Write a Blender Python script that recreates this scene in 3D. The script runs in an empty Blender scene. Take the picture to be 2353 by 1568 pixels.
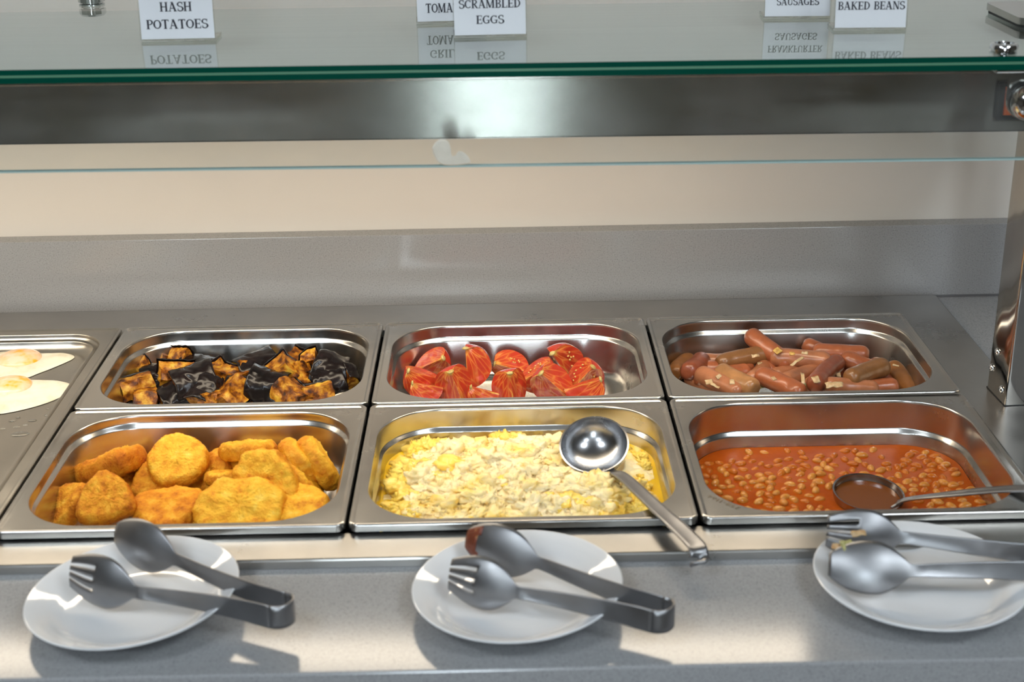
import bpy, bmesh, math, random
from mathutils import Vector, Matrix, Quaternion, noise

SC = bpy.context.scene
COL = SC.collection
PI = math.pi
# Units are metres; z = 0 is the rim height of the food pans, the floor lies 0.9 m below.

# ------------------------------------------------------------------ camera
cam_d = bpy.data.cameras.new('camera')
cam = bpy.data.objects.new('camera', cam_d)
COL.objects.link(cam)
rt = Vector((0.9997829, -0.0139346, -0.0154912)); upv = Vector((0.0195737, 0.3732348, 0.9275304)); fw = Vector((0.0071429, 0.9276323, -0.3734265))
m = Matrix((rt, upv, -fw)).transposed().to_4x4()
m.translation = (0.1459, -1.4146, 0.6396)
cam.matrix_world = m
cam_d.sensor_width = 36.0
cam_d.lens = 50.0
cam_d.clip_start = 0.05
cam_d.dof.use_dof = True
cam_d.dof.focus_distance = 1.68
cam_d.dof.aperture_fstop = 6.3
SC.camera = cam

# ------------------------------------------------------------------ world, exposure
SC.view_settings.view_transform = 'Standard'
SC.view_settings.look = 'None'
SC.view_settings.gamma = 1.0
SC.view_settings.use_curve_mapping = False
SC.view_settings.exposure = 0.10
SC.cycles.sample_clamp_indirect = 4.0
world = bpy.data.worlds.new('world'); SC.world = world
world.use_nodes = True
world.node_tree.nodes['Background'].inputs[0].default_value = (0.75, 0.85, 1.0, 1)
world.node_tree.nodes['Background'].inputs[1].default_value = 0.25
LAMP_POWER = 14.9        # emission of the strip lamp under the gantry
CEIL_POWER = 18.5        # emission of the ceiling panels
WINDOW_POWER = 22.0       # daylight in the window behind the camera

# ------------------------------------------------------------------ materials
def mat(name):
    m = bpy.data.materials.new(name); m.use_nodes = True
    nt = m.node_tree
    return m, nt, nt.nodes['Principled BSDF']
def N(nt, t, **kw):
    n = nt.nodes.new(t)
    for k, v in kw.items():
        if k in n.inputs: n.inputs[k].default_value = v
        else: setattr(n, k, v)
    return n
def L(nt, a, b): nt.links.new(a, b)
def ramp(nt, fac, stops, interp='LINEAR'):
    r = nt.nodes.new('ShaderNodeValToRGB'); r.color_ramp.interpolation = interp
    e = r.color_ramp.elements
    while len(e) < len(stops): e.new(0.5)
    for k, (p, c) in enumerate(stops):
        e[k].position = p; e[k].color = c if len(c) == 4 else (*c, 1)
    L(nt, fac, r.inputs[0]); return r.outputs[0]
def coords(nt, scale=(1, 1, 1), kind='Object'):
    tc = nt.nodes.new('ShaderNodeTexCoord'); mp = nt.nodes.new('ShaderNodeMapping')
    mp.inputs['Scale'].default_value = scale
    L(nt, tc.outputs[kind], mp.inputs[0]); return mp.outputs[0]
def bump(nt, b, fac, strength=0.3, dist=0.001):
    n = nt.nodes.new('ShaderNodeBump'); n.inputs['Strength'].default_value = strength; n.inputs['Distance'].default_value = dist
    L(nt, fac, n.inputs['Height']); L(nt, n.outputs[0], b.inputs['Normal'])
def simple(name, col, rough=0.5, metal=0.0, **kw):
    m, nt, b = mat(name)
    b.inputs['Base Color'].default_value = (*col, 1); b.inputs['Roughness'].default_value = rough; b.inputs['Metallic'].default_value = metal
    for k, v in kw.items(): b.inputs[k].default_value = v
    return m
def steel(name, col=(0.56, 0.545, 0.52), rough=0.3, tang=None, aniso=0.0, grain=(3, 400, 400), smudge=0.08, bstr=0.05, seedscale=14):
    m, nt, b = mat(name)
    b.inputs['Metallic'].default_value = 1.0
    c = coords(nt, grain); n1 = N(nt, 'ShaderNodeTexNoise', Scale=1.0, Detail=3.0); L(nt, c, n1.inputs['Vector'])
    c2 = coords(nt); n2 = N(nt, 'ShaderNodeTexNoise', Scale=seedscale, Detail=6.0, Roughness=0.65); L(nt, c2, n2.inputs['Vector'])
    L(nt, ramp(nt, n2.outputs[0], [(0.3, tuple(x * 0.86 for x in col)), (0.7, col)]), b.inputs['Base Color'])
    mr = N(nt, 'ShaderNodeMapRange'); mr.inputs['To Min'].default_value = rough - smudge; mr.inputs['To Max'].default_value = rough + smudge
    mr.inputs['From Min'].default_value = 0.3; mr.inputs['From Max'].default_value = 0.7
    L(nt, n2.outputs[0], mr.inputs[0]); L(nt, mr.outputs[0], b.inputs['Roughness'])
    if bstr: bump(nt, b, n1.outputs[0], bstr, 0.0004)
    if tang:
        b.inputs['Anisotropic'].default_value = aniso
        cx = N(nt, 'ShaderNodeCombineXYZ'); cx.inputs[0].default_value, cx.inputs[1].default_value, cx.inputs[2].default_value = tang
        L(nt, cx.outputs[0], b.inputs['Tangent'])
    return m
M = {}
M['pan'] = steel('pan_steel', (0.56, 0.545, 0.52), 0.25, grain=(60, 60, 60), smudge=0.04, bstr=0.0)
M['tray'] = steel('tray_steel', (0.50, 0.475, 0.43), 0.32, grain=(60, 60, 60), smudge=0.05, bstr=0.0)
M['worktop_steel'] = steel('worktop_steel', (0.50, 0.485, 0.46), 0.30, (0, 1, 0), 0.55, (2, 350, 350), 0.04, 0.025)
M['gantry_steel'] = steel('gantry_steel', (0.42, 0.41, 0.38), 0.235, (0, 0, 1), 1.0, (2, 300, 300), 0.012, 0.0)
M['polished'] = steel('polished_steel', (0.50, 0.48, 0.455), 0.10, grain=(12, 12, 12), smudge=0.02, bstr=0.02)
M['utensil'] = steel('utensil_steel', (0.34, 0.34, 0.35), 0.40, grain=(120, 120, 120), smudge=0.05, bstr=0.0, seedscale=40)
M['ladle_steel'] = steel('ladle_steel', (0.45, 0.45, 0.46), 0.24, grain=(120, 120, 120), smudge=0.05, bstr=0.0, seedscale=40)
M['chrome'] = simple('chrome', (0.7, 0.7, 0.7), 0.06, 1.0)
M['black'] = simple('black_plastic', (0.012, 0.012, 0.013), 0.35)
M['gasket'] = simple('black_rubber', (0.015, 0.015, 0.015), 0.6)
M['orange'] = simple('orange_plastic', (0.75, 0.13, 0.02), 0.25, **{'Transmission Weight': 0.0})
M['porcelain'] = simple('white_porcelain', (0.74, 0.755, 0.775), 0.07, **{'Coat Weight': 0.3, 'Coat Roughness': 0.03})
M['paper'] = simple('white_card', (0.87, 0.88, 0.95), 0.4)
M['ink'] = simple('black_ink', (0.02, 0.02, 0.04), 0.5)
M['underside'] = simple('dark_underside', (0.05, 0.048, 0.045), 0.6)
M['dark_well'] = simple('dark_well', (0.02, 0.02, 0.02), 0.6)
M['cabinet'] = simple('cabinet_laminate', (0.25, 0.24, 0.23), 0.5)
M['floor'] = simple('floor_tile', (0.11, 0.09, 0.07), 0.45)
M['ceiling'] = simple('ceiling_paint', (0.42, 0.41, 0.40), 0.8)
M['room_wall'] = simple('room_wall_paint', (0.12, 0.10, 0.08), 0.8)

def wall_mat():
    m, nt, b = mat('cream_wall_paint')
    c = coords(nt); n = N(nt, 'ShaderNodeTexNoise', Scale=3.0, Detail=5.0); L(nt, c, n.inputs['Vector'])
    L(nt, ramp(nt, n.outputs[0], [(0.3, (0.70, 0.655, 0.60)), (0.7, (0.745, 0.70, 0.64))]), b.inputs['Base Color'])
    b.inputs['Roughness'].default_value = 0.6
    n2 = N(nt, 'ShaderNodeTexNoise', Scale=160.0, Detail=3.0); L(nt, c, n2.inputs['Vector']); bump(nt, b, n2.outputs[0], 0.15, 0.001)
    return m
M['wall'] = wall_mat()
def quartz_mat():
    m, nt, b = mat('grey_speckled_quartz')
    c = coords(nt)
    v = N(nt, 'ShaderNodeTexNoise', Scale=620.0, Detail=2.0, Roughness=0.6); L(nt, c, v.inputs['Vector'])
    v2 = N(nt, 'ShaderNodeTexVoronoi', Scale=330.0); L(nt, c, v2.inputs['Vector'])
    n3 = N(nt, 'ShaderNodeTexNoise', Scale=6.0, Detail=4.0); L(nt, c, n3.inputs['Vector'])
    base = ramp(nt, v.outputs[0], [(0.30, (0.21, 0.21, 0.22)), (0.44, (0.305, 0.307, 0.315)), (0.62, (0.325, 0.327, 0.335)), (0.78, (0.41, 0.41, 0.41))])
    sp = ramp(nt, v2.outputs['Distance'], [(0.0, (0.62, 0.62, 0.62)), (0.16, (1, 1, 1))])
    mx = N(nt, 'ShaderNodeMix', data_type='RGBA', blend_type='MULTIPLY'); mx.inputs[0].default_value = 0.3
    L(nt, base, mx.inputs[6]); L(nt, sp, mx.inputs[7]); L(nt, mx.outputs[2], b.inputs['Base Color'])
    b.inputs['Roughness'].default_value = 0.15
    return m
M['quartz'] = quartz_mat()

def clear_glass(name, tint, f0=0.045, grime=0.0):
    """Thin clear sheet: tinted transmission and Schlick mirror reflection on either face."""
    m = bpy.data.materials.new(name); m.use_nodes = True; nt = m.node_tree
    nt.nodes.remove(nt.nodes['Principled BSDF']); out = nt.nodes['Material Output']
    tr = N(nt, 'ShaderNodeBsdfTransparent'); tr.inputs[0].default_value = (*tint, 1)
    gl = N(nt, 'ShaderNodeBsdfGlossy'); gl.inputs['Roughness'].default_value = 0.015; gl.inputs['Color'].default_value = (1, 1, 1, 1)
    g = N(nt, 'ShaderNodeNewGeometry')
    d = N(nt, 'ShaderNodeVectorMath', operation='DOT_PRODUCT'); L(nt, g.outputs['Normal'], d.inputs[0]); L(nt, g.outputs['Incoming'], d.inputs[1])
    a = N(nt, 'ShaderNodeMath', operation='ABSOLUTE'); L(nt, d.outputs['Value'], a.inputs[0])
    s = N(nt, 'ShaderNodeMath', operation='SUBTRACT'); s.inputs[0].default_value = 1.0; L(nt, a.outputs[0], s.inputs[1])
    p = N(nt, 'ShaderNodeMath', operation='POWER'); L(nt, s.outputs[0], p.inputs[0]); p.inputs[1].default_value = 5.0
    q = N(nt, 'ShaderNodeMath', operation='MULTIPLY_ADD'); L(nt, p.outputs[0], q.inputs[0]); q.inputs[1].default_value = 1 - f0; q.inputs[2].default_value = f0
    mx = N(nt, 'ShaderNodeMixShader'); L(nt, q.outputs[0], mx.inputs[0]); L(nt, tr.outputs[0], mx.inputs[1]); L(nt, gl.outputs[0], mx.inputs[2])
    last = mx.outputs[0]
    if grime:
        df = N(nt, 'ShaderNodeBsdfDiffuse'); df.inputs[0].default_value = (0.8, 0.8, 0.78, 1)
        c = coords(nt, (3, 3, 9)); n = N(nt, 'ShaderNodeTexNoise', Scale=3.0, Detail=6.0); L(nt, c, n.inputs['Vector'])
        mr = N(nt, 'ShaderNodeMapRange'); mr.inputs['From Min'].default_value = 0.35; mr.inputs['From Max'].default_value = 0.75; mr.inputs['To Max'].default_value = grime
        L(nt, n.outputs[0], mr.inputs[0])
        m2 = N(nt, 'ShaderNodeMixShader'); L(nt, mr.outputs[0], m2.inputs[0]); L(nt, last, m2.inputs[1]); L(nt, df.outputs[0], m2.inputs[2]); last = m2.outputs[0]
    L(nt, last, out.inputs[0]); return m
M['shelf_glass'] = clear_glass('shelf_glass', (0.95, 0.975, 0.96), 0.10)
M['shelf_glass_seat'] = clear_glass('shelf_glass_seat', (0.97, 0.985, 0.975), 0.0)
_n = M['shelf_glass_seat'].node_tree; _n.links.new([q for q in _n.nodes if q.type == 'BSDF_TRANSPARENT'][0].outputs[0], _n.nodes['Material Output'].inputs[0])
M['guard_glass'] = clear_glass('guard_glass', (0.955, 0.97, 0.96), 0.04, 0.05)
M['acrylic'] = clear_glass('clear_acrylic', (0.96, 0.96, 0.95), 0.025)
M['acrylic_foot'] = clear_glass('acrylic_foot', (0.80, 0.78, 0.70), 0.04, 0.9)
M['glass_edge'] = simple('green_glass_edge', (0.0, 0.055, 0.035), 0.12, **{'Specular IOR Level': 0.35})
M['edge_line'] = simple('pale_glass_arris', (0.10, 0.24, 0.15), 0.25)
M['guard_edge'] = simple('guard_glass_edge', (0.38, 0.52, 0.50), 0.2)
def underlay_mat():
    m, nt, b = mat('pale_shelf_panel')
    c = coords(nt, (1.2, 60, 60)); n = N(nt, 'ShaderNodeTexNoise', Scale=1.5, Detail=4.0); L(nt, c, n.inputs['Vector'])
    L(nt, ramp(nt, n.outputs[0], [(0.3, (0.60, 0.61, 0.56)), (0.7, (0.66, 0.67, 0.615))]), b.inputs['Base Color'])
    b.inputs['Roughness'].default_value = 0.45; b.inputs['Metallic'].default_value = 0.15
    return m
M['underlay'] = underlay_mat()
def emit(name, col, s):
    m = bpy.data.materials.new(name); m.use_nodes = True; nt = m.node_tree
    nt.nodes.remove(nt.nodes['Principled BSDF'])
    e = N(nt, 'ShaderNodeEmission'); e.inputs[0].default_value = (*col, 1); e.inputs[1].default_value = s
    L(nt, e.outputs[0], nt.nodes['Material Output'].inputs[0]); return m
M['lamp'] = emit('warm_lamp_light', (1.0, 0.85, 0.65), LAMP_POWER)
M['panel'] = emit('ceiling_panel_light', (0.84, 0.93, 1.0), CEIL_POWER)
M['window'] = emit('window_daylight', (0.80, 0.92, 1.0), WINDOW_POWER)

def food(name, stops, nscale, rough, det=5.0, bstr=0.4, bdist=0.0015, sss=0.0, sr=(0.01, 0.004, 0.002), coat=0.0, bscale=None, spec=0.5):
    m, nt, b = mat(name)
    c = coords(nt); oi = N(nt, 'ShaderNodeObjectInfo')
    ad = N(nt, 'ShaderNodeVectorMath', operation='ADD'); L(nt, c, ad.inputs[0]); L(nt, oi.outputs['Location'], ad.inputs[1])
    n = N(nt, 'ShaderNodeTexNoise', Scale=nscale, Detail=det, Roughness=0.6); L(nt, ad.outputs[0], n.inputs['Vector'])
    L(nt, ramp(nt, n.outputs[0], stops), b.inputs['Base Color'])
    b.inputs['Roughness'].default_value = rough; b.inputs['Specular IOR Level'].default_value = spec
    if sss:
        b.inputs['Subsurface Weight'].default_value = sss; b.inputs['Subsurface Radius'].default_value = sr; b.inputs['Subsurface Scale'].default_value = 1.0
    if coat: b.inputs['Coat Weight'].default_value = coat; b.inputs['Coat Roughness'].default_value = 0.08
    n2 = N(nt, 'ShaderNodeTexNoise', Scale=bscale or nscale * 3, Detail=4.0); L(nt, ad.outputs[0], n2.inputs['Vector'])
    bump(nt, b, n2.outputs[0], bstr, bdist)
    return m
M['hash'] = food('hash_brown_crust', [(0.30, (0.42, 0.110, 0.006)), (0.43, (0.68, 0.235, 0.010)), (0.58, (0.80, 0.36, 0.022)), (0.75, (0.88, 0.52, 0.07))], 75, 0.55, bstr=0.9, bscale=460, bdist=0.002, spec=0.2)
M['hash_pale'] = food('hash_brown_pale_crust', [(0.30, (0.62, 0.20, 0.008)), (0.42, (0.82, 0.37, 0.016)), (0.58, (0.90, 0.50, 0.035)), (0.75, (0.93, 0.64, 0.11))], 75, 0.52, bstr=0.9, bscale=420, bdist=0.002, spec=0.25)
def crust_edges(m):
    nt = m.node_tree; b = nt.nodes['Principled BSDF']; src = b.inputs['Base Color'].links[0].from_socket
    tc = N(nt, 'ShaderNodeTexCoord'); sx = N(nt, 'ShaderNodeSeparateXYZ'); L(nt, tc.outputs['Normal'], sx.inputs[0])
    ab = N(nt, 'ShaderNodeMath', operation='ABSOLUTE'); L(nt, sx.outputs[2], ab.inputs[0])
    k = ramp(nt, ab.outputs[0], [(0.15, (0.80, 0.62, 0.40)), (0.9, (1, 1, 1))])
    mx = N(nt, 'ShaderNodeMix', data_type='RGBA', blend_type='MULTIPLY'); mx.inputs[0].default_value = 1.0
    L(nt, src, mx.inputs[6]); L(nt, k, mx.inputs[7]); L(nt, mx.outputs[2], b.inputs['Base Color'])
crust_edges(M['hash']); crust_edges(M['hash_pale'])
M['aub_flesh'] = food('eggplant_flesh', [(0.34, (0.030, 0.008, 0.002)), (0.44, (0.17, 0.046, 0.003)), (0.53, (0.40, 0.150, 0.009)), (0.66, (0.62, 0.36, 0.040))], 85, 0.36, bstr=0.6, bscale=260, spec=0.3)
M['aub_skin'] = food('eggplant_skin', [(0.35, (0.004, 0.003, 0.003)), (0.65, (0.012, 0.007, 0.007)), (0.8, (0.035, 0.014, 0.009))], 60, 0.24, bstr=0.2, bscale=110, bdist=0.0015, spec=0.32)
for k, c in dict(red=(0.38, 0.108, 0.040), pink=(0.43, 0.160, 0.070), dark=(0.27, 0.066, 0.026), brown=(0.245, 0.105, 0.034), tanbrown=(0.28, 0.105, 0.025), tan=(0.41, 0.19, 0.070)).items():
    M['sausage_' + k] = food('sausage_' + k, [(0.3, tuple(x * 0.72 for x in c)), (0.6, c), (0.8, tuple(min(1, x * 1.2) for x in c))], 60, 0.30, bstr=0.15, bscale=260, bdist=0.0008, coat=0.12)
M['onion'] = food('cooked_onion', [(0.3, (0.48, 0.29, 0.13)), (0.6, (0.60, 0.42, 0.24))], 120, 0.25, sss=0.3)
M['onion_gold'] = food('browned_onion', [(0.3, (0.40, 0.18, 0.03)), (0.6, (0.72, 0.46, 0.12))], 200, 0.25)
M['onion_green'] = food('greenish_onion', [(0.3, (0.22, 0.20, 0.05)), (0.6, (0.50, 0.46, 0.20))], 150, 0.25)
M['sauce'] = food('tomato_bean_sauce', [(0.3, (0.29, 0.046, 0.003)), (0.6, (0.38, 0.074, 0.004))], 22, 0.30, bstr=0.3, bscale=90, bdist=0.001, spec=0.07)
M['bean'] = food('baked_bean_skin', [(0.3, (0.47, 0.145, 0.016)), (0.6, (0.56, 0.235, 0.040)), (0.8, (0.64, 0.34, 0.10))], 60, 0.22, bstr=0.1, spec=0.4)
M['bean_dark'] = food('sauced_bean_skin', [(0.3, (0.40, 0.090, 0.006)), (0.7, (0.50, 0.150, 0.016))], 60, 0.22, bstr=0.1, spec=0.3)
M['broth'] = simple('dark_sauce_in_ladle', (0.16, 0.045, 0.006), 0.06)
M['egg_curd'] = food('scrambled_egg_curd', [(0.30, (0.93, 0.58, 0.07)), (0.42, (0.95, 0.72, 0.28)), (0.55, (0.96, 0.79, 0.45)), (0.75, (0.97, 0.85, 0.57))], 26, 0.38, bstr=0.45, bscale=220, bdist=0.0012, sss=0.15, sr=(0.006, 0.004, 0.0015))
M['egg_yellow'] = food('yellow_egg_curd', [(0.3, (0.92, 0.56, 0.04)), (0.7, (0.95, 0.72, 0.18))], 26, 0.3, bstr=0.45, bscale=220, bdist=0.0012, sss=0.15, sr=(0.006, 0.004, 0.0015))
M['butter'] = simple('melted_butter', (0.80, 0.50, 0.015), 0.07)
M['egg_white'] = food('fried_egg_white', [(0.3, (0.62, 0.56, 0.40)), (0.5, (0.74, 0.69, 0.55)), (0.7, (0.78, 0.74, 0.62))], 40, 0.30, bstr=0.25, bscale=110, sss=0.15, sr=(0.006, 0.005, 0.003), coat=0.2)
M['yolk'] = food('filmed_yolk', [(0.33, (0.88, 0.40, 0.03)), (0.43, (0.80, 0.50, 0.25)), (0.62, (0.82, 0.58, 0.42))], 55, 0.25, bstr=0.15, det=2.0, coat=0.3)
M['water'] = clear_glass('water_drop', (0.85, 0.85, 0.84), 0.06)
M['crumb'] = simple('golden_crumb', (0.55, 0.24, 0.03), 0.6)
M['smear'] = food('dried_tomato_sauce', [(0.3, (0.14, 0.03, 0.012)), (0.62, (0.22, 0.05, 0.02)), (0.75, (0.55, 0.3, 0.1))], 160, 0.35)
M['splash'] = food('dried_white_splash', [(0.35, (0.64, 0.59, 0.49)), (0.72, (0.72, 0.67, 0.57)), (0.80, (0.35, 0.14, 0.05))], 50, 0.4)

def tomato_cut():
    m, nt, b = mat('tomato_cut_face')
    tc = N(nt, 'ShaderNodeTexCoord'); sx = N(nt, 'ShaderNodeSeparateXYZ'); L(nt, tc.outputs['Object'], sx.inputs[0])
    cx = N(nt, 'ShaderNodeCombineXYZ'); L(nt, sx.outputs[0], cx.inputs[0]); L(nt, sx.outputs[1], cx.inputs[1])
    ln = N(nt, 'ShaderNodeVectorMath', operation='LENGTH'); L(nt, cx.outputs[0], ln.inputs[0])
    # stem end is +z: mix distance to the core axis with distance to the stem end
    dv = N(nt, 'ShaderNodeVectorMath', operation='DISTANCE'); L(nt, tc.outputs['Object'], dv.inputs[0]); dv.inputs[1].default_value = (0, 0, 0.024)
    mn = N(nt, 'ShaderNodeMath', operation='MULTIPLY'); L(nt, dv.outputs['Value'], mn.inputs[0]); mn.inputs[1].default_value = 0.62
    mi = N(nt, 'ShaderNodeMath', operation='MINIMUM'); lw = N(nt, 'ShaderNodeMath', operation='MULTIPLY_ADD'); L(nt, ln.outputs['Value'], lw.inputs[0]); lw.inputs[1].default_value = 2.0; lw.inputs[2].default_value = 0.0022
    L(nt, lw.outputs[0], mi.inputs[0]); L(nt, mn.outputs[0], mi.inputs[1])
    oi = N(nt, 'ShaderNodeObjectInfo'); ad = N(nt, 'ShaderNodeVectorMath', operation='ADD'); L(nt, tc.outputs['Object'], ad.inputs[0]); L(nt, oi.outputs['Location'], ad.inputs[1])
    nz = N(nt, 'ShaderNodeTexNoise', Scale=90.0, Detail=3.0); L(nt, ad.outputs[0], nz.inputs['Vector'])
    zz = N(nt, 'ShaderNodeMath', operation='SUBTRACT'); zz.inputs[0].default_value = 0.026; L(nt, sx.outputs[2], zz.inputs[1])
    an = N(nt, 'ShaderNodeMath', operation='ARCTAN2'); L(nt, ln.outputs['Value'], an.inputs[0]); L(nt, zz.outputs[0], an.inputs[1])
    sg = N(nt, 'ShaderNodeMath', operation='SIGN'); L(nt, sx.outputs[1], sg.inputs[0])
    cv_ = N(nt, 'ShaderNodeCombineXYZ'); L(nt, an.outputs[0], cv_.inputs[0]); L(nt, sg.outputs[0], cv_.inputs[1])
    sa = N(nt, 'ShaderNodeVectorMath', operation='MULTIPLY_ADD'); L(nt, oi.outputs['Location'], sa.inputs[0]); sa.inputs[1].default_value = (37, 37, 37); L(nt, cv_.outputs[0], sa.inputs[2])
    s2 = N(nt, 'ShaderNodeVectorMath', operation='MULTIPLY_ADD'); L(nt, ad.outputs[0], s2.inputs[0]); s2.inputs[1].default_value = (9, 9, 9); L(nt, sa.outputs[0], s2.inputs[2])
    vo = N(nt, 'ShaderNodeTexVoronoi', Scale=4.2, feature='DISTANCE_TO_EDGE'); L(nt, s2.outputs[0], vo.inputs['Vector'])
    k = N(nt, 'ShaderNodeMath', operation='MULTIPLY_ADD'); L(nt, nz.outputs[0], k.inputs[0]); k.inputs[1].default_value = 0.016; k.inputs[2].default_value = -0.008
    s = N(nt, 'ShaderNodeMath', operation='ADD'); L(nt, mi.outputs[0], s.inputs[0]); L(nt, k.outputs[0], s.inputs[1])
    sc = N(nt, 'ShaderNodeMath', operation='MULTIPLY'); L(nt, s.outputs[0], sc.inputs[0]); sc.inputs[1].default_value = 50.0
    c1 = ramp(nt, sc.outputs[0], [(0.0, (0.72, 0.58, 0.17)), (0.14, (0.76, 0.45, 0.08)), (0.34, (0.60, 0.12, 0.028)), (0.7, (0.50, 0.040, 0.016))])
    vn = ramp(nt, vo.outputs['Distance'], [(0.0, (0.74, 0.36, 0.07)), (0.07, (0.62, 0.11, 0.025)), (0.2, (0.46, 0.035, 0.014))])
    vm = ramp(nt, sc.outputs[0], [(0.10, (0, 0, 0)), (0.3, (0.75, 0.75, 0.75)), (1.0, (0.3, 0.3, 0.3))])
    mx = N(nt, 'ShaderNodeMix', data_type='RGBA'); L(nt, vm, mx.inputs[0]); L(nt, c1, mx.inputs[6]); L(nt, vn, mx.inputs[7])
    L(nt, mx.outputs[2], b.inputs['Base Color']); b.inputs['Roughness'].default_value = 0.28
    bump(nt, b, nz.outputs[0], 0.4, 0.002)
    return m
M['tomato_cut'] = tomato_cut()
M['tomato_skin'] = food('tomato_skin', [(0.3, (0.42, 0.022, 0.010)), (0.7, (0.52, 0.045, 0.015))], 40, 0.15, bstr=0.15, bscale=80, coat=0.4)
M['stem_scar'] = food('tomato_stem_end', [(0.3, (0.40, 0.26, 0.06)), (0.7, (0.62, 0.52, 0.20))], 120, 0.4)
M['seed'] = simple('tomato_seed', (0.70, 0.42, 0.12), 0.3)

# ------------------------------------------------------------------ mesh helpers
def link(o, parent=None):
    COL.objects.link(o)
    if parent is not None: o.parent = parent
    return o
def mesh_data(name, vs, fs, material=None, smooth=True, angle=None):
    me = bpy.data.meshes.new(name); me.from_pydata([tuple(v) for v in vs], [], fs); me.validate()
    if material is not None: me.materials.append(material)
    if smooth: me.polygons.foreach_set('use_smooth', [True] * len(me.polygons))
    if angle is not None: me.set_sharp_from_angle(angle=math.radians(angle))
    me.update(); return me
def obj(name, vs, fs, material=None, parent=None, smooth=True, angle=None):
    return link(bpy.data.objects.new(name, mesh_data(name, vs, fs, material, smooth, angle)), parent)
def tag(o, label, cat, group=None, kind=None):
    o['label'] = label; o['category'] = cat
    if group: o['group'] = group
    if kind: o['kind'] = kind
    return o
def struct(o): o['kind'] = 'structure'; return o
def empty(name, loc=(0, 0, 0)):
    o = bpy.data.objects.new(name, None); o.location = loc; o.empty_display_size = 0.02; return link(o)
class MB:
    """Collects pieces that belong to one part."""
    def __init__(s): s.v = []; s.f = []
    def add(s, vs, fs, mx=None):
        b = len(s.v); s.v += [tuple(mx @ Vector(v)) if mx else tuple(v) for v in vs]; s.f += [tuple(i + b for i in f) for f in fs]; return s
    def box(s, x0, x1, y0, y1, z0, z1, mx=None):
        v = [(x0, y0, z0), (x1, y0, z0), (x1, y1, z0), (x0, y1, z0), (x0, y0, z1), (x1, y0, z1), (x1, y1, z1), (x0, y1, z1)]
        return s.add(v, [(3, 2, 1, 0), (4, 5, 6, 7), (0, 1, 5, 4), (1, 2, 6, 5), (2, 3, 7, 6), (3, 0, 4, 7)], mx)
    def lathe(s, prof, n=32, mx=None, cap=True):
        v = []; f = []
        for r, z in prof:
            for k in range(n): a = 2 * PI * k / n; v.append((r * math.cos(a), r * math.sin(a), z))
        for i in range(len(prof) - 1):
            for k in range(n): f.append((i * n + k, i * n + (k + 1) % n, (i + 1) * n + (k + 1) % n, (i + 1) * n + k))
        if cap:
            f.append(tuple(reversed(range(n)))); f.append(tuple((len(prof) - 1) * n + k for k in range(n)))
        return s.add(v, f, mx)
    def build(s, name, material, parent=None, smooth=False, angle=None): return obj(name, s.v, s.f, material, parent, smooth, angle)
def bevel(o, w, seg=2):
    b = o.modifiers.new('bevel', 'BEVEL'); b.width = w; b.segments = seg; b.limit_method = 'ANGLE'; b.angle_limit = math.radians(40); return o
def solidify(o, t, off=0.0):
    s = o.modifiers.new('thickness', 'SOLIDIFY'); s.thickness = t; s.offset = off; return o
def fn(p, s, seed=0.0): return noise.noise(Vector((p[0] * s + seed, p[1] * s + seed * 0.7, p[2] * s - seed)))
def frame(zdir, xdir):
    z = Vector(zdir).normalized(); x = Vector(xdir); x = (x - z * x.dot(z)).normalized(); y = z.cross(x)
    return Matrix((x, y, z)).transposed()
def place(o, loc, rot3=None, s=1.0):
    m = (rot3 if rot3 else Matrix.Identity(3)).to_4x4() @ Matrix.Scale(s, 4); m.translation = loc; o.matrix_world = m; return o
def rrect(x0, x1, y0, y1, r, nc=14, z=0.0, ns=10):
    """Rounded rectangle with a fixed point count, so loops can be stitched."""
    P = []
    cs = [(x1 - r, y0 + r, -PI / 2), (x1 - r, y1 - r, 0), (x0 + r, y1 - r, PI / 2), (x0 + r, y0 + r, PI)]
    for k, (cx, cy, a0) in enumerate(cs):
        for i in range(nc + 1):
            a = a0 + PI / 2 * i / nc; P.append((cx + r * math.cos(a), cy + r * math.sin(a), z))
        nx, ny, na = cs[(k + 1) % 4]
        e0 = P[-1]; e1 = (nx + r * math.cos(na), ny + r * math.sin(na))
        for i in range(1, ns): t = i / ns; P.append((e0[0] + (e1[0] - e0[0]) * t, e0[1] + (e1[1] - e0[1]) * t, z))
    return P
def loft(loops, cap_end=False, cap_start=False):
    n = len(loops[0]); v = [p for l in loops for p in l]; f = []
    for i in range(len(loops) - 1):
        for k in range(n): f.append((i * n + k, i * n + (k + 1) % n, (i + 1) * n + (k + 1) % n, (i + 1) * n + k))
    if cap_start: f.append(tuple(reversed(range(n))))
    if cap_end: f.append(tuple((len(loops) - 1) * n + k for k in range(n)))
    return v, f

# ------------------------------------------------------------------ the room
FZ = -0.90; CZ = 1.85; YB = 0.378
def slab(name, x0, x1, y0, y1, z0, z1, material): return struct(MB().box(x0, x1, y0, y1, z0, z1).build(name, material))
slab('floor', -3.2, 3.6, -4.6, YB + 0.1, FZ - 0.1, FZ, M['floor'])
slab('ceiling', -3.2, 3.6, -4.6, YB + 0.1, CZ, CZ + 0.1, M['ceiling'])
slab('wall_back', -3.2, 3.6, YB, YB + 0.1, FZ, CZ, M['wall'])
slab('wall_left', -3.3, -3.2, -4.6, YB + 0.1, FZ, CZ, M['room_wall'])
slab('wall_right', 3.6, 3.7, -4.6, YB + 0.1, FZ, CZ, M['room_wall'])
slab('wall_front', -3.3, 3.7, -4.7, -4.6, FZ, CZ, M['room_wall'])
WX = -0.07
w = MB().box(WX - 0.20, WX + 0.20, -4.597, -4.587, FZ + 0.95, FZ + 2.55).build('window_1', M['window']); struct(w)
fr = MB()
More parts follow.
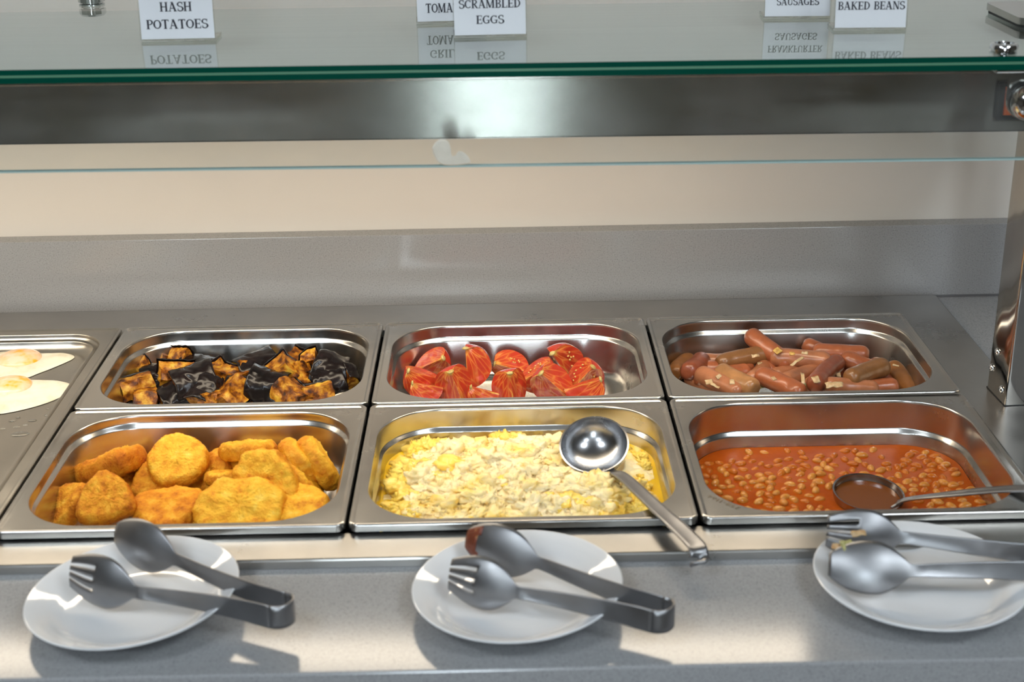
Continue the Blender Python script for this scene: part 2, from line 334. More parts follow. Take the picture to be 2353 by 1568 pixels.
for a in ((WX - 0.25, WX - 0.20, FZ + 0.90, FZ + 2.60), (WX + 0.20, WX + 0.25, FZ + 0.90, FZ + 2.60), (WX - 0.20, WX + 0.20, FZ + 0.90, FZ + 0.95), (WX - 0.20, WX + 0.20, FZ + 2.55, FZ + 2.60)):
    fr.box(a[0], a[1], -4.6, -4.56, a[2], a[3])
fr.build('window_frame', M['ceiling'], w)
for i, (px, py) in enumerate([(-0.95, -1.65), (1.35, -1.65), (-0.95, -3.0), (1.35, -3.0)]):
    c = empty('ceiling_light', (px, py, CZ))
    tag(c, 'square white ceiling light panel in the room ahead of the counter', 'ceiling light', 'ceiling light panels')
    MB().box(-0.30, 0.30, -0.30, 0.30, -0.012, -0.002).build('diffuser', M['panel'], c)
    f = MB(); f.box(-0.33, 0.33, -0.33, -0.30, -0.02, 0).box(-0.33, 0.33, 0.30, 0.33, -0.02, 0).box(-0.33, -0.30, -0.30, 0.30, -0.02, 0).box(0.30, 0.33, -0.30, 0.30, -0.02, 0)
    f.build('frame', M['ceiling'], c)

# ------------------------------------------------------------------ counter
QZ = -0.020; SZ = -0.0105
YF = -0.470
HX0, HX1, HY0, HY1 = -0.655, 0.649, -0.2655, 0.2445         # opening that holds the pans
def ring(name, ox0, ox1, oy0, oy1, ix0, ix1, iy0, iy1, z0, z1, material, r=0.004, parent=None):
    lo = [rrect(ox0, ox1, oy0, oy1, r, 4, z0, 4), rrect(ox0, ox1, oy0, oy1, r, 4, z1 - 0.002, 4), rrect(ox0 + 0.0006, ox1 - 0.0006, oy0 + 0.0006, oy1 - 0.0006, r, 4, z1 - 0.0006, 4),
          rrect(ox0 + 0.002, ox1 - 0.002, oy0 + 0.002, oy1 - 0.002, r, 4, z1, 4), rrect(ix0, ix1, iy0, iy1, r, 4, z1, 4), rrect(ix0, ix1, iy0, iy1, r, 4, z0, 4)]
    v, f = loft(lo + [lo[0]]); return obj(name, v, f, material, parent, False)
cab = empty('counter_cabinet', (0, 0, FZ))
tag(cab, 'grey counter cabinet standing under the quartz worktop', 'cabinet')
MB().box(-1.6, 1.1, YF + 0.03, YB - 0.002, 0.08, -FZ + QZ - 0.041 - 0.13).build('body', M['cabinet'], cab)
MB().box(-1.6, 1.1, YF + 0.09, YB - 0.05, 0.0, 0.0795).build('plinth', M['black'], cab)
MB().box(-1.6, 1.1, YF + 0.03, YF + 0.05, -FZ + QZ - 0.041 - 0.1295, -FZ + QZ - 0.0405).build('front_panel', M['cabinet'], cab)
MB().box(-1.6, 1.1, YB - 0.02, YB - 0.002, -FZ + QZ - 0.041 - 0.1295, -FZ + QZ - 0.0405).build('rear_panel', M['cabinet'], cab)
wt = ring('quartz_worktop', -1.6, 1.1, YF, YB - 0.0005, HX0 - 0.02, HX1 + 0.02, HY0 - 0.02, HY1 + 0.02, QZ - 0.04, QZ, M['quartz'])
tag(wt, 'grey speckled quartz worktop with the plates lying on its front ledge', 'worktop')
bs = MB().box(-1.6, 1.1, 0.3515, YB - 0.0005, QZ + 0.0003, 0.080).build('quartz_backsplash', M['quartz']); bevel(bs, 0.0008)
tag(bs, 'grey speckled quartz upstand running along the cream wall behind the pans', 'backsplash')
jt = MB().box(-1.6, 1.1, 0.3500, 0.3513, QZ + 0.0003, QZ + 0.003).build('sealant_joint', simple('grey_sealant', (0.12, 0.12, 0.125), 0.5), bs)
ins = empty('steel_worktop_insert', (0, 0, 0))
tag(ins, 'brushed stainless steel insert framing the row of food pans', 'steel worktop')
ring('rim_plate', -1.35, 0.7175, -0.311, 0.3350, HX0, HX1, HY0, HY1, QZ + 0.0004, SZ, M['worktop_steel'], parent=ins)
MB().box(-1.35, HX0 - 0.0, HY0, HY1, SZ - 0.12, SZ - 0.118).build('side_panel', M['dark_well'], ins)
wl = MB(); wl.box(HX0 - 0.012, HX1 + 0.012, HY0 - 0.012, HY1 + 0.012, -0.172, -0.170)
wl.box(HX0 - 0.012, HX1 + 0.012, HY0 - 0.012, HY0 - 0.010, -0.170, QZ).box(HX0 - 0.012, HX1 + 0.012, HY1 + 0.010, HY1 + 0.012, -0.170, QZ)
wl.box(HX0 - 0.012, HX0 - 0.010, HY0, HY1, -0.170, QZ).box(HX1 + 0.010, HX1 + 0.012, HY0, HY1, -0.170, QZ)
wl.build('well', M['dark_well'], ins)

# ------------------------------------------------------------------ food pans
def make_pan(label, x0, x1, y0, y1, depth, step, material, rad=0.066, group='stainless food pans', mx=0.0125):
    """Folded rim with a bead, rounded opening, shoulder, tapering walls and floor."""
    cx, cy = (x0 + x1) / 2, (y0 + y1) / 2
    X0, X1, Y0, Y1 = x0 - cx, x1 - cx, y0 - cy, y1 - cy
    def o(i, z, r=0.009): return rrect(X0 + i, X1 - i, Y0 + i, Y1 - i, max(r - i, 0.002), 14, z)
    def q(i, z, r=rad):
        i += mx; return rrect(X0 + i, X1 - i, Y0 + i, Y1 - i, max(r - (i - mx), 0.01), 14, z)
    lo = [o(0, -0.0075), o(0, -0.002), o(0.0006, -0.0006), o(0.002, 0), o(0.0038, -0.0003), o(0.0050, -0.0014), o(0.0062, -0.0018),
          q(-0.0012, -0.0018, rad + 0.001), q(0, -0.0022), q(0.0007, -0.0034), q(0.0008, -0.006), q(0.0012, -step + 0.002), q(0.0020, -step), q(0.0045, -step - 0.0022), q(0.0054, -step - 0.0045)]
    zb = -depth; t = 0.0058 + (depth - step) * 0.13; R = 0.014
    lo.append(q(t, zb + R))
    for k in range(1, 6):
        a = PI / 2 * k / 5; lo.append(q(t + R * (1 - math.cos(a)), zb + R - R * math.sin(a)))
    lo.append(q(t + R + 0.04, zb))
    v, f = loft(lo, cap_end=True)
    p = obj('food_pan', v, f, material, None, True); p.location = (cx, cy, 0)
    wn = p.modifiers.new('weighted', 'WEIGHTED_NORMAL'); wn.weight = 80
    return tag(p, label, 'food pan', group)
RB0, RB1, RF0, RF1 = 0.0015, 0.2470, -0.2685, -0.0015
C = [(-0.3235, -0.0015), (0.0015, 0.3235), (0.3265, 0.6485)]
make_pan('back row steel pan holding the roasted eggplant', *C[0], RB0, RB1, 0.065, 0.016, M['pan'])
make_pan('back row steel pan holding the tomato wedges', *C[1], RB0, RB1, 0.065, 0.018, M['pan'])
make_pan('back row steel pan holding the frankfurters', *C[2], RB0, RB1, 0.065, 0.016, M['pan'])
make_pan('front row steel pan holding the hash browns', *C[0], RF0, RF1, 0.065, 0.012, M['pan'])
make_pan('front row steel pan holding the scrambled eggs', *C[1], RF0, RF1, 0.100, 0.024, M['pan'])
bean_pan = make_pan('front row steel pan holding the baked beans', *C[2], RF0, RF1, 0.100, 0.036, M['pan'])
tray = make_pan('long shallow steel tray holding the fried eggs', -0.6515, -0.3265, RF0, RB1, 0.020, 0.008, M['tray'], 0.045, 'stainless food pans', 0.016)
PF = -0.065                                                   # floor of the shallow pans
GLY_NUM = {'1': ([('s', .25, 0, .25, 1, .14), ('s', .08, .80, .25, .98, .10)], .5), '6': ([('a', .32, .30, .24, .25, 0, 360, .13), ('s', .12, .35, .44, .98, .12)], .72),
 '8': ([('a', .32, .27, .24, .22, 0, 360, .13), ('a', .32, .74, .20, .20, 0, 360, .12)], .72), '5': ([('a', .28, .30, .24, .25, -140, 110, .13), ('s', .12, .5, .16, .97, .12), ('s', .14, .94, .54, .94, .11)], .7),
 '2': ([('a', .30, .72, .22, .22, -20, 170, .13), ('s', .50, .62, .08, .06, .12), ('s', .06, .05, .56, .05, .11)], .7), '-': ([('s', .05, .48, .38, .48, .11)], .5)}
# ------------------------------------------------------------------ gantry, glass shelf, guard
GH = 0.395; HZ0, HZ1 = 0.3010, 0.3800; HYF, HYB = -0.035, 0.215
gan = empty('heated_gantry', (0.70, 0.0, SZ))
tag(gan, 'brushed steel heated gantry on posts over the food pans', 'gantry')
def g_part(mb, name, material, smooth=False, angle=None, parent=None):
    o = mb.build(name, material, None, smooth, angle); o.parent = parent or gan; o.matrix_parent_inverse = Matrix.Translation(-gan.location) if parent is None else Matrix.Identity(4); return o
hs = MB()                                                     # open-bottomed channel: front, back, top, ends
hs.box(-1.32, 0.80, HYF, HYF + 0.0015, HZ0, HZ1).box(-1.32, 0.80, HYB - 0.0015, HYB, HZ0, HZ1).box(-1.32, 0.80, HYF, HYB, HZ1 - 0.0015, HZ1 + 0.0001)
hs.box(-1.32, -1.3185, HYF, HYB, HZ0, HZ1).box(0.7985, 0.80, HYF, HYB, HZ0, HZ1).box(-1.32, 0.80, HYF, HYF + 0.012, HZ0 - 0.0003, HZ0 + 0.0012)
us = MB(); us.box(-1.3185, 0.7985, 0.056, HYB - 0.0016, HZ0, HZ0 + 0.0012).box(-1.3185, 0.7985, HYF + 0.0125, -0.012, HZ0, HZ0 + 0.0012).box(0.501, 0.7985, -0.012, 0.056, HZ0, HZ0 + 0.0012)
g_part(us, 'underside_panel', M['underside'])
g_part(hs, 'light_box', M['gantry_steel'])
g_part(MB().box(-1.26, 0.500, -0.008, 0.052, HZ0 - 0.0005, HZ0 + 0.010), 'strip_lamp', M['lamp'])
g_part(MB().box(-1.28, 0.510, -0.014, 0.058, HZ0 + 0.0125, HZ0 + 0.030), 'lamp_reflector', M['polished'])
def tube_post(x, name):
    pm = Matrix.Translation((x + 0.026, 0.0225, 0)) @ Matrix.Rotation(math.radians(4.5), 4, 'Z')
    lo = [rrect(-0.026, 0.026, -0.026, 0.026, 0.003, 5, z, 3) for z in (SZ + 0.0004, HZ0 + 0.0)]
    v, f = loft(lo, True, True); o = g_part(MB().add(v, f, pm), name, M['polished'], True, 40)
    ft = g_part(MB().box(-0.0262, 0.0262, -0.0262, 0.0262, SZ + 0.0002, SZ + 0.0012, pm), 'post_foot', M['black'])
    return o, pm
pR, pm = tube_post(0.688, 'post'); tube_post(-1.24, 'post')
for yy, zz in ((0.008, 0.0395), (0.018, 0.0165), (-0.0135, 0.004)):
    sm = pm @ Matrix.Translation((-0.026, yy, zz)) @ Matrix.Rotation(-PI / 2, 4, 'Y')
    s = MB().lathe([(0.0045, 0.0), (0.0043, 0.0012), (0.0032, 0.0024), (0.0016, 0.003), (0.0015, 0.0022), (0.0002, 0.0022)], 20, sm)
    o = s.build('screw', M['chrome'], None, True, 40); o.parent = gan; o.matrix_parent_inverse = Matrix.Translation(-gan.location)
# rocker switch on the face of the light box
sw = MB().box(0.633, 0.672, HYF - 0.006, HYF - 0.0002, 0.3130, 0.3510); sw = g_part(sw, 'rocker_switch', M['black']); bevel(sw, 0.002)
MB().add([(0.6395, HYF - 0.0062, 0.3185), (0.666, HYF - 0.0062, 0.3185), (0.666, HYF - 0.0105, 0.3195), (0.6395, HYF - 0.0105, 0.3195), (0.6395, HYF - 0.0070, 0.346), (0.666, HYF - 0.0070, 0.346), (0.6395, HYF - 0.0062, 0.3465), (0.666, HYF - 0.0062, 0.3465)],
    [(0, 1, 2, 3), (3, 2, 5, 4), (4, 5, 7, 6), (0, 3, 4, 6), (1, 7, 5, 2), (0, 6, 7, 1)]).build('rocker', M['orange'], sw)
mk = MB().box(0.6500, 0.6575, HYF - 0.0006, HYF - 0.0001, 0.3565, 0.3635); mk = g_part(mk, 'off_mark', simple('grey_sticker', (0.45, 0.45, 0.45), 0.5))
rg = MB().lathe([(0.0026, 0), (0.0026, 0.0003), (0.0017, 0.0003), (0.0017, 0)], 24, Matrix.Translation((0.6537, HYF - 0.0006, 0.360)) @ Matrix.Rotation(PI / 2, 4, 'X'), cap=False); rg.build('mark_ring', M['ink'], mk)
g_part(MB().box(-1.30, 0.78, -0.122, 0.283, HZ1 + 0.0003, HZ1 + 0.0020), 'top_panel', M['underlay'])
tp = [rrect(-0.062, 0.062, -0.055, 0.055, 0.012, 6, z, 3) for z in (0, 0.0062, 0.0068)]
v, f = loft(tp, True, True); pmx = Matrix.Translation((0.720, 0.0535, GH + 0.0034)) @ Matrix.Rotation(math.radians(2), 4, 'Z')
g_part(MB().add(v, f, pmx), 'clamp_plate', M['polished'], True, 35)
v, f = loft([rrect(-0.0605, 0.0605, -0.0535, 0.0535, 0.012, 6, z, 3) for z in (-0.0030, -0.0002)], True, True)
g_part(MB().add(v, f, pmx), 'rubber_gasket', M['gasket'], True, 35)
g_part(MB().lathe([(0.004, 0), (0.004, 0.0006), (0.0001, 0.0002)], 16, pmx @ Matrix.Translation((-0.008, 0.018, 0.0069))), 'bolt_hole', M['black'])
# glass shelf: two panes laminated, green polished edge
GX0, GX1, GY0, GY1 = -1.30, 0.80, -0.1405, 0.2930
T = 0.0125; GB = GH - T
sh = MB().box(GX0, GX1, GY0 + 0.0006, GY1, GB, GH).build('glass_shelf', M['shelf_glass'])
sh.data.materials.append(M['shelf_glass_seat']); sh.data.polygons[0].material_index = 1      # the face bedded on the panel
tag(sh, 'thick clear glass shelf with green front edge carrying the menu cards', 'glass shelf')
ed = MB(); ed.box(GX0, GX1, GY0, GY0 + 0.0005, GB, GH - 0.0072).box(GX0, GX1, GY0, GY0 + 0.0005, GH - 0.0050, GH)
ed.build('polished_edge', M['glass_edge'], sh)
MB().box(GX0, GX1, GY0 - 0.0002, GY0 + 0.0005, GH - 0.0072, GH - 0.0050).build('edge_line', M['edge_line'], sh)
# sneeze guard hanging from the shelf
guard = MB().box(-1.28, 0.79, -0.1225, -0.1165, 0.2965, GB - 0.006).build('glass_guard', M['guard_glass'])
tag(guard, 'clear glass sneeze guard hanging below the front of the shelf', 'glass guard')
MB().box(-1.28, 0.79, -0.1226, -0.1164, 0.2950, 0.2965).build('lower_edge', M['guard_edge'], guard)
def bracket(x, label):
    b = empty('guard_bracket', (x, -0.1195, GB))
    tag(b, label, 'bracket', 'guard brackets')
    pl = MB(); v_, f_ = loft([[(0.0165 + a_, y_, -0.0335 + b_) for a_, b_ in [(-0.0175, 0.032), (-0.0175, 0.0)] + [(-0.0175 * math.cos(t_ * PI / 12), -0.0175 * math.sin(t_ * PI / 12)) for t_ in range(1, 12)] + [(0.0175, 0.0), (0.0175, 0.032)]] for y_ in (0.0042, 0.0082)], True, True); pl.add(v_, f_); pl.box(-0.018, 0.034, -0.010, 0.0082, -0.0012 - 0.004, -0.0012)
    o = pl.build('plate', M['polished'], b); bevel(o, 0.0015)
    prof = [(0.0165, 0.0), (0.0170, 0.002), (0.0166, 0.006), (0.0150, 0.010), (0.0120, 0.0135), (0.0070, 0.0160), (0.0030, 0.0168), (0.0022, 0.0135), (0.0005, 0.0135)]
    bc = MB().lathe(prof, 32, Matrix.Translation((0.0165, -0.0034, -0.033)) @ Matrix.Rotation(PI / 2, 4, 'X')); bc.build('ball_cap', M['chrome'], b, True, 60)
    cap = [(0.0145, 0.0), (0.0147, 0.0012), (0.0132, 0.0018), (0.0132, 0.0026), (0.0150, 0.0032), (0.0150, 0.0056), (0.0135, 0.0070), (0.0100, 0.0074), (0.0098, 0.0060), (0.0020, 0.0060)]
    MB().lathe(cap, 32, Matrix.Translation((-0.0115, -0.0035, T + 0.0002)) @ Matrix.Diagonal((0.84, 0.84, 1.15, 1))).build('knob_cap', M['chrome'], b, True, 40)
    MB().lathe([(0.0042, -0.002), (0.0042, T)], 20, Matrix.Translation((-0.0115, -0.0035, 0))).build('bolt', M['chrome'], b, True, 40)
    return b
bk = bracket(0.6177, 'polished steel guard bracket with chrome ball cap beside the rocker switch')
cap = [(0.0145, 0.0), (0.0147, 0.0016), (0.0125, 0.0022), (0.0125, 0.0030), (0.0152, 0.0038), (0.0152, 0.0090), (0.0130, 0.0115), (0.0040, 0.0125)]
kb = MB().lathe(cap, 32, Matrix.Translation((-0.3235, 0.2440, GH + 0.0002))).build('shelf_knob', M['chrome'], None, True, 40)
tag(kb, 'chrome bolt knob on the glass shelf behind the HASH POTATOES card', 'knob')
# dried splash on the guard
def blob_outline(pts, n=5):
    out = []
    m_ = len(pts)
    for i in range(m_):
        p0, p1, p2, p3 = [Vector(pts[(i + d) % m_]) for d in (-1, 0, 1, 2)]
        for k in range(n):
            t = k / n; out.append(0.5 * ((2 * p1) + (p2 - p0) * t + (2 * p0 - 5 * p1 + 4 * p2 - p3) * t * t + (3 * p1 - p0 - 3 * p2 + p3) * t ** 3))
    return out
sp = [(-0.0165, 0.006), (-0.014, 0.013), (-0.008, 0.0165), (-0.002, 0.0145), (0.0005, 0.009), (0.0015, 0.0015), (0.005, 0.0005), (0.008, 0.005), (0.013, 0.0035), (0.0175, -0.0015), (0.0185, -0.0065), (0.010, -0.008), (0.0, -0.0085), (-0.008, -0.0075), (-0.0125, -0.004)]
ol = blob_outline([(a, b, 0) for a, b in sp]); n_ = len(ol); ctr = Vector((0, 0.001, 0))
vs = [(p.x, p.y, 0) for p in ol] + [((ctr + (p - ctr) * 0.9).x, (ctr + (p - ctr) * 0.9).y, 0.0006) for p in ol]
fs = [(i, (i + 1) % n_, n_ + (i + 1) % n_, n_ + i) for i in range(n_)] + [tuple(range(n_, 2 * n_))]
sx = obj('food_splash', vs, fs, M['splash'], None, False); sx.matrix_world = Matrix.Translation((0.104, -0.1228, 0.3055)) @ Matrix.Rotation(PI / 2, 4, 'X')
tag(sx, 'dried whitish splash stuck to the lower edge of the glass guard', 'splash')

YAW = Matrix.Translation((0.15, 0, 0)) @ Matrix.Rotation(math.radians(-1.28), 4, 'Z') @ Matrix.Translation((-0.15, 0, 0))   # the gantry stands slightly askew to the pans
for o in (gan, sh, guard, bk, kb, sx): o.matrix_basis = YAW @ o.matrix_basis

# ------------------------------------------------------------------ menu cards with drawn capitals
GLY = {  # strokes in a 1-high cell: ('s', x0,y0,x1,y1,w) straight, ('a', cx,cy,rx,ry,a0,a1,w) arc; then the advance width
 'H': ([('s', .14, 0, .14, 1, .17), ('s', .62, 0, .62, 1, .17), ('s', .14, .5, .62, .5, .09), ('s', -.02, .03, .30, .03, .06), ('s', -.02, .97, .30, .97, .06), ('s', .46, .03, .78, .03, .06), ('s', .46, .97, .78, .97, .06)], .84),
 'A': ([('s', .36, 1, .66, 0, .18), ('s', .36, 1, .10, 0, .08), ('s', .16, .33, .60, .33, .08), ('s', -.04, .03, .24, .03, .06), ('s', .50, .03, .82, .03, .06), ('s', .22, .97, .40, .97, .06)], .84),
 'S': ([('a', .30, .74, .23, .22, 30, 270, .13), ('a', .30, .27, .25, .24, -150, 90, .15), ('s', .50, .70, .53, .97, .06), ('s', .07, .05, .09, .32, .06)], .64),
 'P': ([('s', .16, 0, .16, 1, .18), ('a', .30, .73, .26, .24, -90, 90, .13), ('s', .0, .97, .34, .97, .06), ('s', .16, .49, .34, .49, .06), ('s', 0, .03, .34, .03, .06)], .66),
 'O': ([('a', .37, .5, .30, .43, 0, 360, .15)], .78),
 'T': ([('s', .34, 0, .34, 1, .18), ('s', .02, .95, .66, .95, .10), ('s', .03, .78, .05, .97, .06), ('s', .63, .78, .65, .97, .06), ('s', .18, .03, .50, .03, .06)], .72),
 'E': ([('s', .16, 0, .16, 1, .18), ('s', .0, .96, .58, .96, .08), ('s', .0, .04, .60, .04, .08), ('s', .16, .5, .48, .5, .08), ('s', .56, .76, .58, .98, .06), ('s', .58, .02, .60, .26, .06), ('s', .48, .38, .48, .62, .06)], .68),
 'G': ([('a', .38, .5, .31, .43, 40, 320, .15), ('s', .62, .08, .62, .42, .13), ('s', .40, .43, .76, .43, .07), ('s', .60, .72, .63, .97, .06)], .80),
 'R': ([('s', .16, 0, .16, 1, .18), ('a', .30, .74, .25, .23, -90, 90, .13), ('s', .0, .97, .34, .97, .06), ('s', .16, .51, .34, .51, .06), ('s', 0, .03, .34, .03, .06), ('s', .32, .5, .62, .02, .16), ('s', .56, .03, .76, .03, .06)], .76),
 'I': ([('s', .17, 0, .17, 1, .18), ('s', 0, .97, .34, .97, .06), ('s', 0, .03, .34, .03, .06)], .42),
 'L': ([('s', .16, 0, .16, 1, .18), ('s', 0, .97, .34, .97, .06), ('s', 0, .04, .58, .04, .08), ('s', .56, .02, .58, .28, .06)], .66),
 'D': ([('s', .16, 0, .16, 1, .18), ('a', .26, .5, .37, .44, -90, 90, .14), ('s', 0, .97, .30, .97, .06), ('s', 0, .03, .30, .03, .06)], .78),
 'M': ([('s', .10, 0, .10, 1, .08), ('s', .78, 0, .78, 1, .18), ('s', .12, 1, .44, .05, .17), ('s', .74, 1, .44, .05, .08), ('s', -.04, .03, .24, .03, .06), ('s', .62, .03, .94, .03, .06), ('s', -.02, .97, .18, .97, .06), ('s', .72, .97, .94, .97, .06)], 1.0),
 'C': ([('a', .38, .5, .31, .43, 40, 320, .15), ('s', .60, .70, .63, .97, .06)], .72),
 'B': ([('s', .16, 0, .16, 1, .18), ('a', .30, .75, .23, .22, -90, 90, .12), ('a', .30, .27, .27, .24, -90, 90, .13), ('s', 0, .97, .34, .97, .06), ('s', .16, .51, .34, .51, .06), ('s', 0, .03, .34, .03, .06)], .70),
 'F': ([('s', .16, 0, .16, 1, .18), ('s', .0, .96, .58, .96, .08), ('s', 0, .03, .34, .03, .06), ('s', .16, .5, .46, .5, .08), ('s', .56, .76, .58, .98, .06), ('s', .46, .38, .46, .62, .06)], .64),
 'K': ([('s', .16, 0, .16, 1, .18), ('s', .20, .46, .62, .98, .08), ('s', .30, .58, .66, .02, .16), ('s', 0, .97, .34, .97, .06), ('s', 0, .03, .34, .03, .06), ('s', .50, .97, .76, .97, .06), ('s', .54, .03, .80, .03, .06)], .82),
 'N': ([('s', .12, 0, .12, 1, .08), ('s', .66, 0, .66, 1, .08), ('s', .14, 1, .64, .02, .17), ('s', -.04, .03, .28, .03, .06), ('s', -.02, .97, .2, .97, .06), ('s', .52, .97, .80, .97, .06)], .82),
 'U': ([('s', .14, .3, .14, 1, .17), ('s', .62, .3, .62, 1, .08), ('a', .38, .32, .24, .27, 180, 360, .13), ('s', -.02, .97, .30, .97, .06), ('s', .48, .97, .76, .97, .06)], .80),
 ' ': ([], .42)}
GLY.update(GLY_NUM)
def text_quads(txt):
    V = []; F = []; x = 0
    def quad(p, q, w):
        d = (Vector(q) - Vector(p)); n = Vector((-d.y, d.x)).normalized() * w / 2; b = len(V)
        for c in (Vector(p) - n, Vector(q) - n, Vector(q) + n, Vector(p) + n): V.append((c.x, c.y))
        F.append((b, b + 1, b + 2, b + 3))
    for ch in txt:
        st, adv = GLY[ch]
        for s in st:
            if s[0] == 's': quad((x + s[1], s[2]), (x + s[3], s[4]), s[5])
            else:
                _, cx, cy, rx, ry, a0, a1, w_ = s; k = 18; b = len(V)
                for i in range(k + 1):
                    a = math.radians(a0 + (a1 - a0) * i / k); c, sn = math.cos(a), math.sin(a)
                    ww = w_ * (0.45 + 0.75 * abs(c))
                    V.append((x + cx + (rx + ww / 2) * c, cy + (ry + 0.05) * sn)); V.append((x + cx + (rx - ww / 2) * c, cy + (ry - 0.05) * sn))
                for i in range(k): F.append((b + 2 * i, b + 2 * i + 2, b + 2 * i + 3, b + 2 * i + 1))
        x += adv
    return V, F, x - 0.06
def menu_card(x, y, wid, lines, label, yaw=0.0, hgt=0.056):
    """Card in an L-shaped acrylic stand; lines = (text, baseline, cap height, width)."""
    c = empty('menu_card', (x, y - 0.0185, GH)); c.rotation_euler = (0, 0, math.radians(yaw)); tag(c, label, 'menu card', 'menu cards on the glass shelf')
    lean = Matrix.Translation((0, 0, 0.0032)) @ Matrix.Rotation(math.radians(-6), 4, 'X')
    MB().box(-wid / 2, wid / 2, -0.0006, 0.0, 0, hgt, lean).build('card', M['paper'], c)
    st = MB(); st.box(-wid / 2 - 0.001, wid / 2 + 0.001, -0.0022, -0.0010, 0.0, hgt + 0.002, lean)
    st.box(-wid / 2 - 0.001, wid / 2 + 0.001, 0.0004, 0.0016, 0.0, hgt + 0.002, lean)
    sto = st.build('acrylic_stand', M['acrylic'], c)
    MB().box(-wid / 2 - 0.001, wid / 2 + 0.001, 0.0006, 0.034, 0.0004, 0.0031).build('foot', M['acrylic_foot'], sto)
    lm = MB()
    for txt, base, cap_h, tw in lines:
        V, F, W_ = text_quads(txt); sxx = tw / W_
        lm.add([((a - W_ / 2) * sxx, -0.0009, base + b * cap_h) for a, b in V], F, lean)
    lm.build('lettering', M['ink'], c); return c
menu_card(-0.1665, 0.0180, 0.0715, [('HASH', 0.0262, 0.0090, 0.0310), ('POTATOES', 0.0096, 0.0090, 0.0600)], 'white menu card reading HASH POTATOES on the glass shelf', 1)
menu_card(0.1000, 0.0960, 0.0700, [('GRILLED', 0.0235, 0.0088, 0.0460), ('TOMATOES', 0.0085, 0.0095, 0.0520)], 'white menu card reading TOMATOES, partly behind the scrambled eggs card', 4)
menu_card(0.1405, 0.0090, 0.0700, [('SCRAMBLED', 0.0254, 0.0082, 0.0600), ('EGGS', 0.0104, 0.0082, 0.0270)], 'white menu card reading SCRAMBLED EGGS in front of the tomatoes card', 2)
menu_card(0.4570, 0.0860, 0.0665, [('FRANKFURTER', 0.0242, 0.0072, 0.0560), ('SAUSAGES', 0.0110, 0.0072, 0.0430)], 'white menu card reading SAUSAGES behind the baked beans card', -3)
menu_card(0.5135, 0.0100, 0.0690, [('BAKED BEANS', 0.0172, 0.0078, 0.0645)], 'white menu card reading BAKED BEANS beside the sausages card', -3)

# faint number etched on the front corner of the bean pan's rim, upside down to the viewer
V, F, W_ = text_quads('258-1166'); e0 = Vector((0.3655, -0.2480, -0.0016)); e1 = Vector((0.3395, -0.2215, -0.0016)); dx_ = (e1 - e0).normalized(); dy_ = Vector((dx_.y, -dx_.x, 0)) * -1; k_ = (e1 - e0).length / W_
et = obj('etched_number', [e0 + dx_ * a * k_ + dy_ * b * 0.0052 - bean_pan.location for a, b in V], F, simple('etched_brown', (0.20, 0.15, 0.09), 0.5), bean_pan, False)

# ------------------------------------------------------------------ plates
def plate_mesh():
    prof = [(0.0, 0.0040), (0.030, 0.0040), (0.052, 0.0045), (0.060, 0.0058), (0.066, 0.0090), (0.072, 0.0135), (0.080, 0.0180), (0.0865, 0.0205), (0.0882, 0.0210), (0.0890, 0.0204), (0.0884, 0.0192),
            (0.080, 0.0150), (0.071, 0.0100), (0.064, 0.0050), (0.058, 0.0018), (0.055, 0.0), (0.052, 0.0), (0.051, 0.0016), (0.030, 0.0018), (0.0, 0.0018)]
    n = 96; v = []; f = []; P = []
    for i in range(len(prof) - 1):                            # gentle refinement of the profile
        for k in range(3): t = k / 3; P.append((prof[i][0] + (prof[i + 1][0] - prof[i][0]) * t, prof[i][1] + (prof[i + 1][1] - prof[i][1]) * t))
    P.append(prof[-1]); P = [(max(r, 0.0003), z) for r, z in P]
    mb = MB().lathe(P, n); return mesh_data('plate', mb.v, mb.f, M['porcelain'], True)
pm_ = plate_mesh()
def plate(x, y, tilt, label):
    o = link(bpy.data.objects.new('plate', pm_)); lift = 0.0 + 0.055 * math.sin(math.radians(abs(tilt)))
    o.matrix_world = Matrix.Translation((x, y, QZ + 0.0003 + lift)) @ Matrix.Rotation(math.radians(-tilt), 4, 'Y')
    return tag(o, label, 'plate', 'white plates on the front ledge')
plate(-0.168, -0.377, 3.0, 'white plate on the ledge in front of the hash browns')
plate(0.1555, -0.379, 2.4, 'white plate on the ledge in front of the scrambled eggs')
plate(0.497, -0.372, 0, 'white plate on the ledge in front of the baked beans')

# ------------------------------------------------------------------ serving tongs
def ribbon(path, widths, dish, thick=0.0013, nx=15, tines=None, up0=Vector((0, 0, 1)), twist=None):
    """Sheet-metal strip along path; width axis near vertical; dish[i] bulges it sideways. tines=(start fraction, slots)."""
    n = len(path); V = []; F = []
    for i, p in enumerate(path):
        t = (path[min(i + 1, n - 1)] - path[max(i - 1, 0)]).normalized()
        side = t.cross(up0).normalized(); up = side.cross(t)
        if twist: up = (Quaternion(t, twist[i])) @ up; side = t.cross(up).normalized()
        for j in range(nx):
            a = -1 + 2 * j / (nx - 1)
            V.append(p + up * (a * widths[i] / 2) + side * (dish[i] * (1 - a * a)))
    for i in range(n - 1):
        for j in range(nx - 1):
            if tines and i < tines[0] and j in tines[1]: continue
            F.append((i * nx + j, i * nx + j + 1, (i + 1) * nx + j + 1, (i + 1) * nx + j))
    return V, F
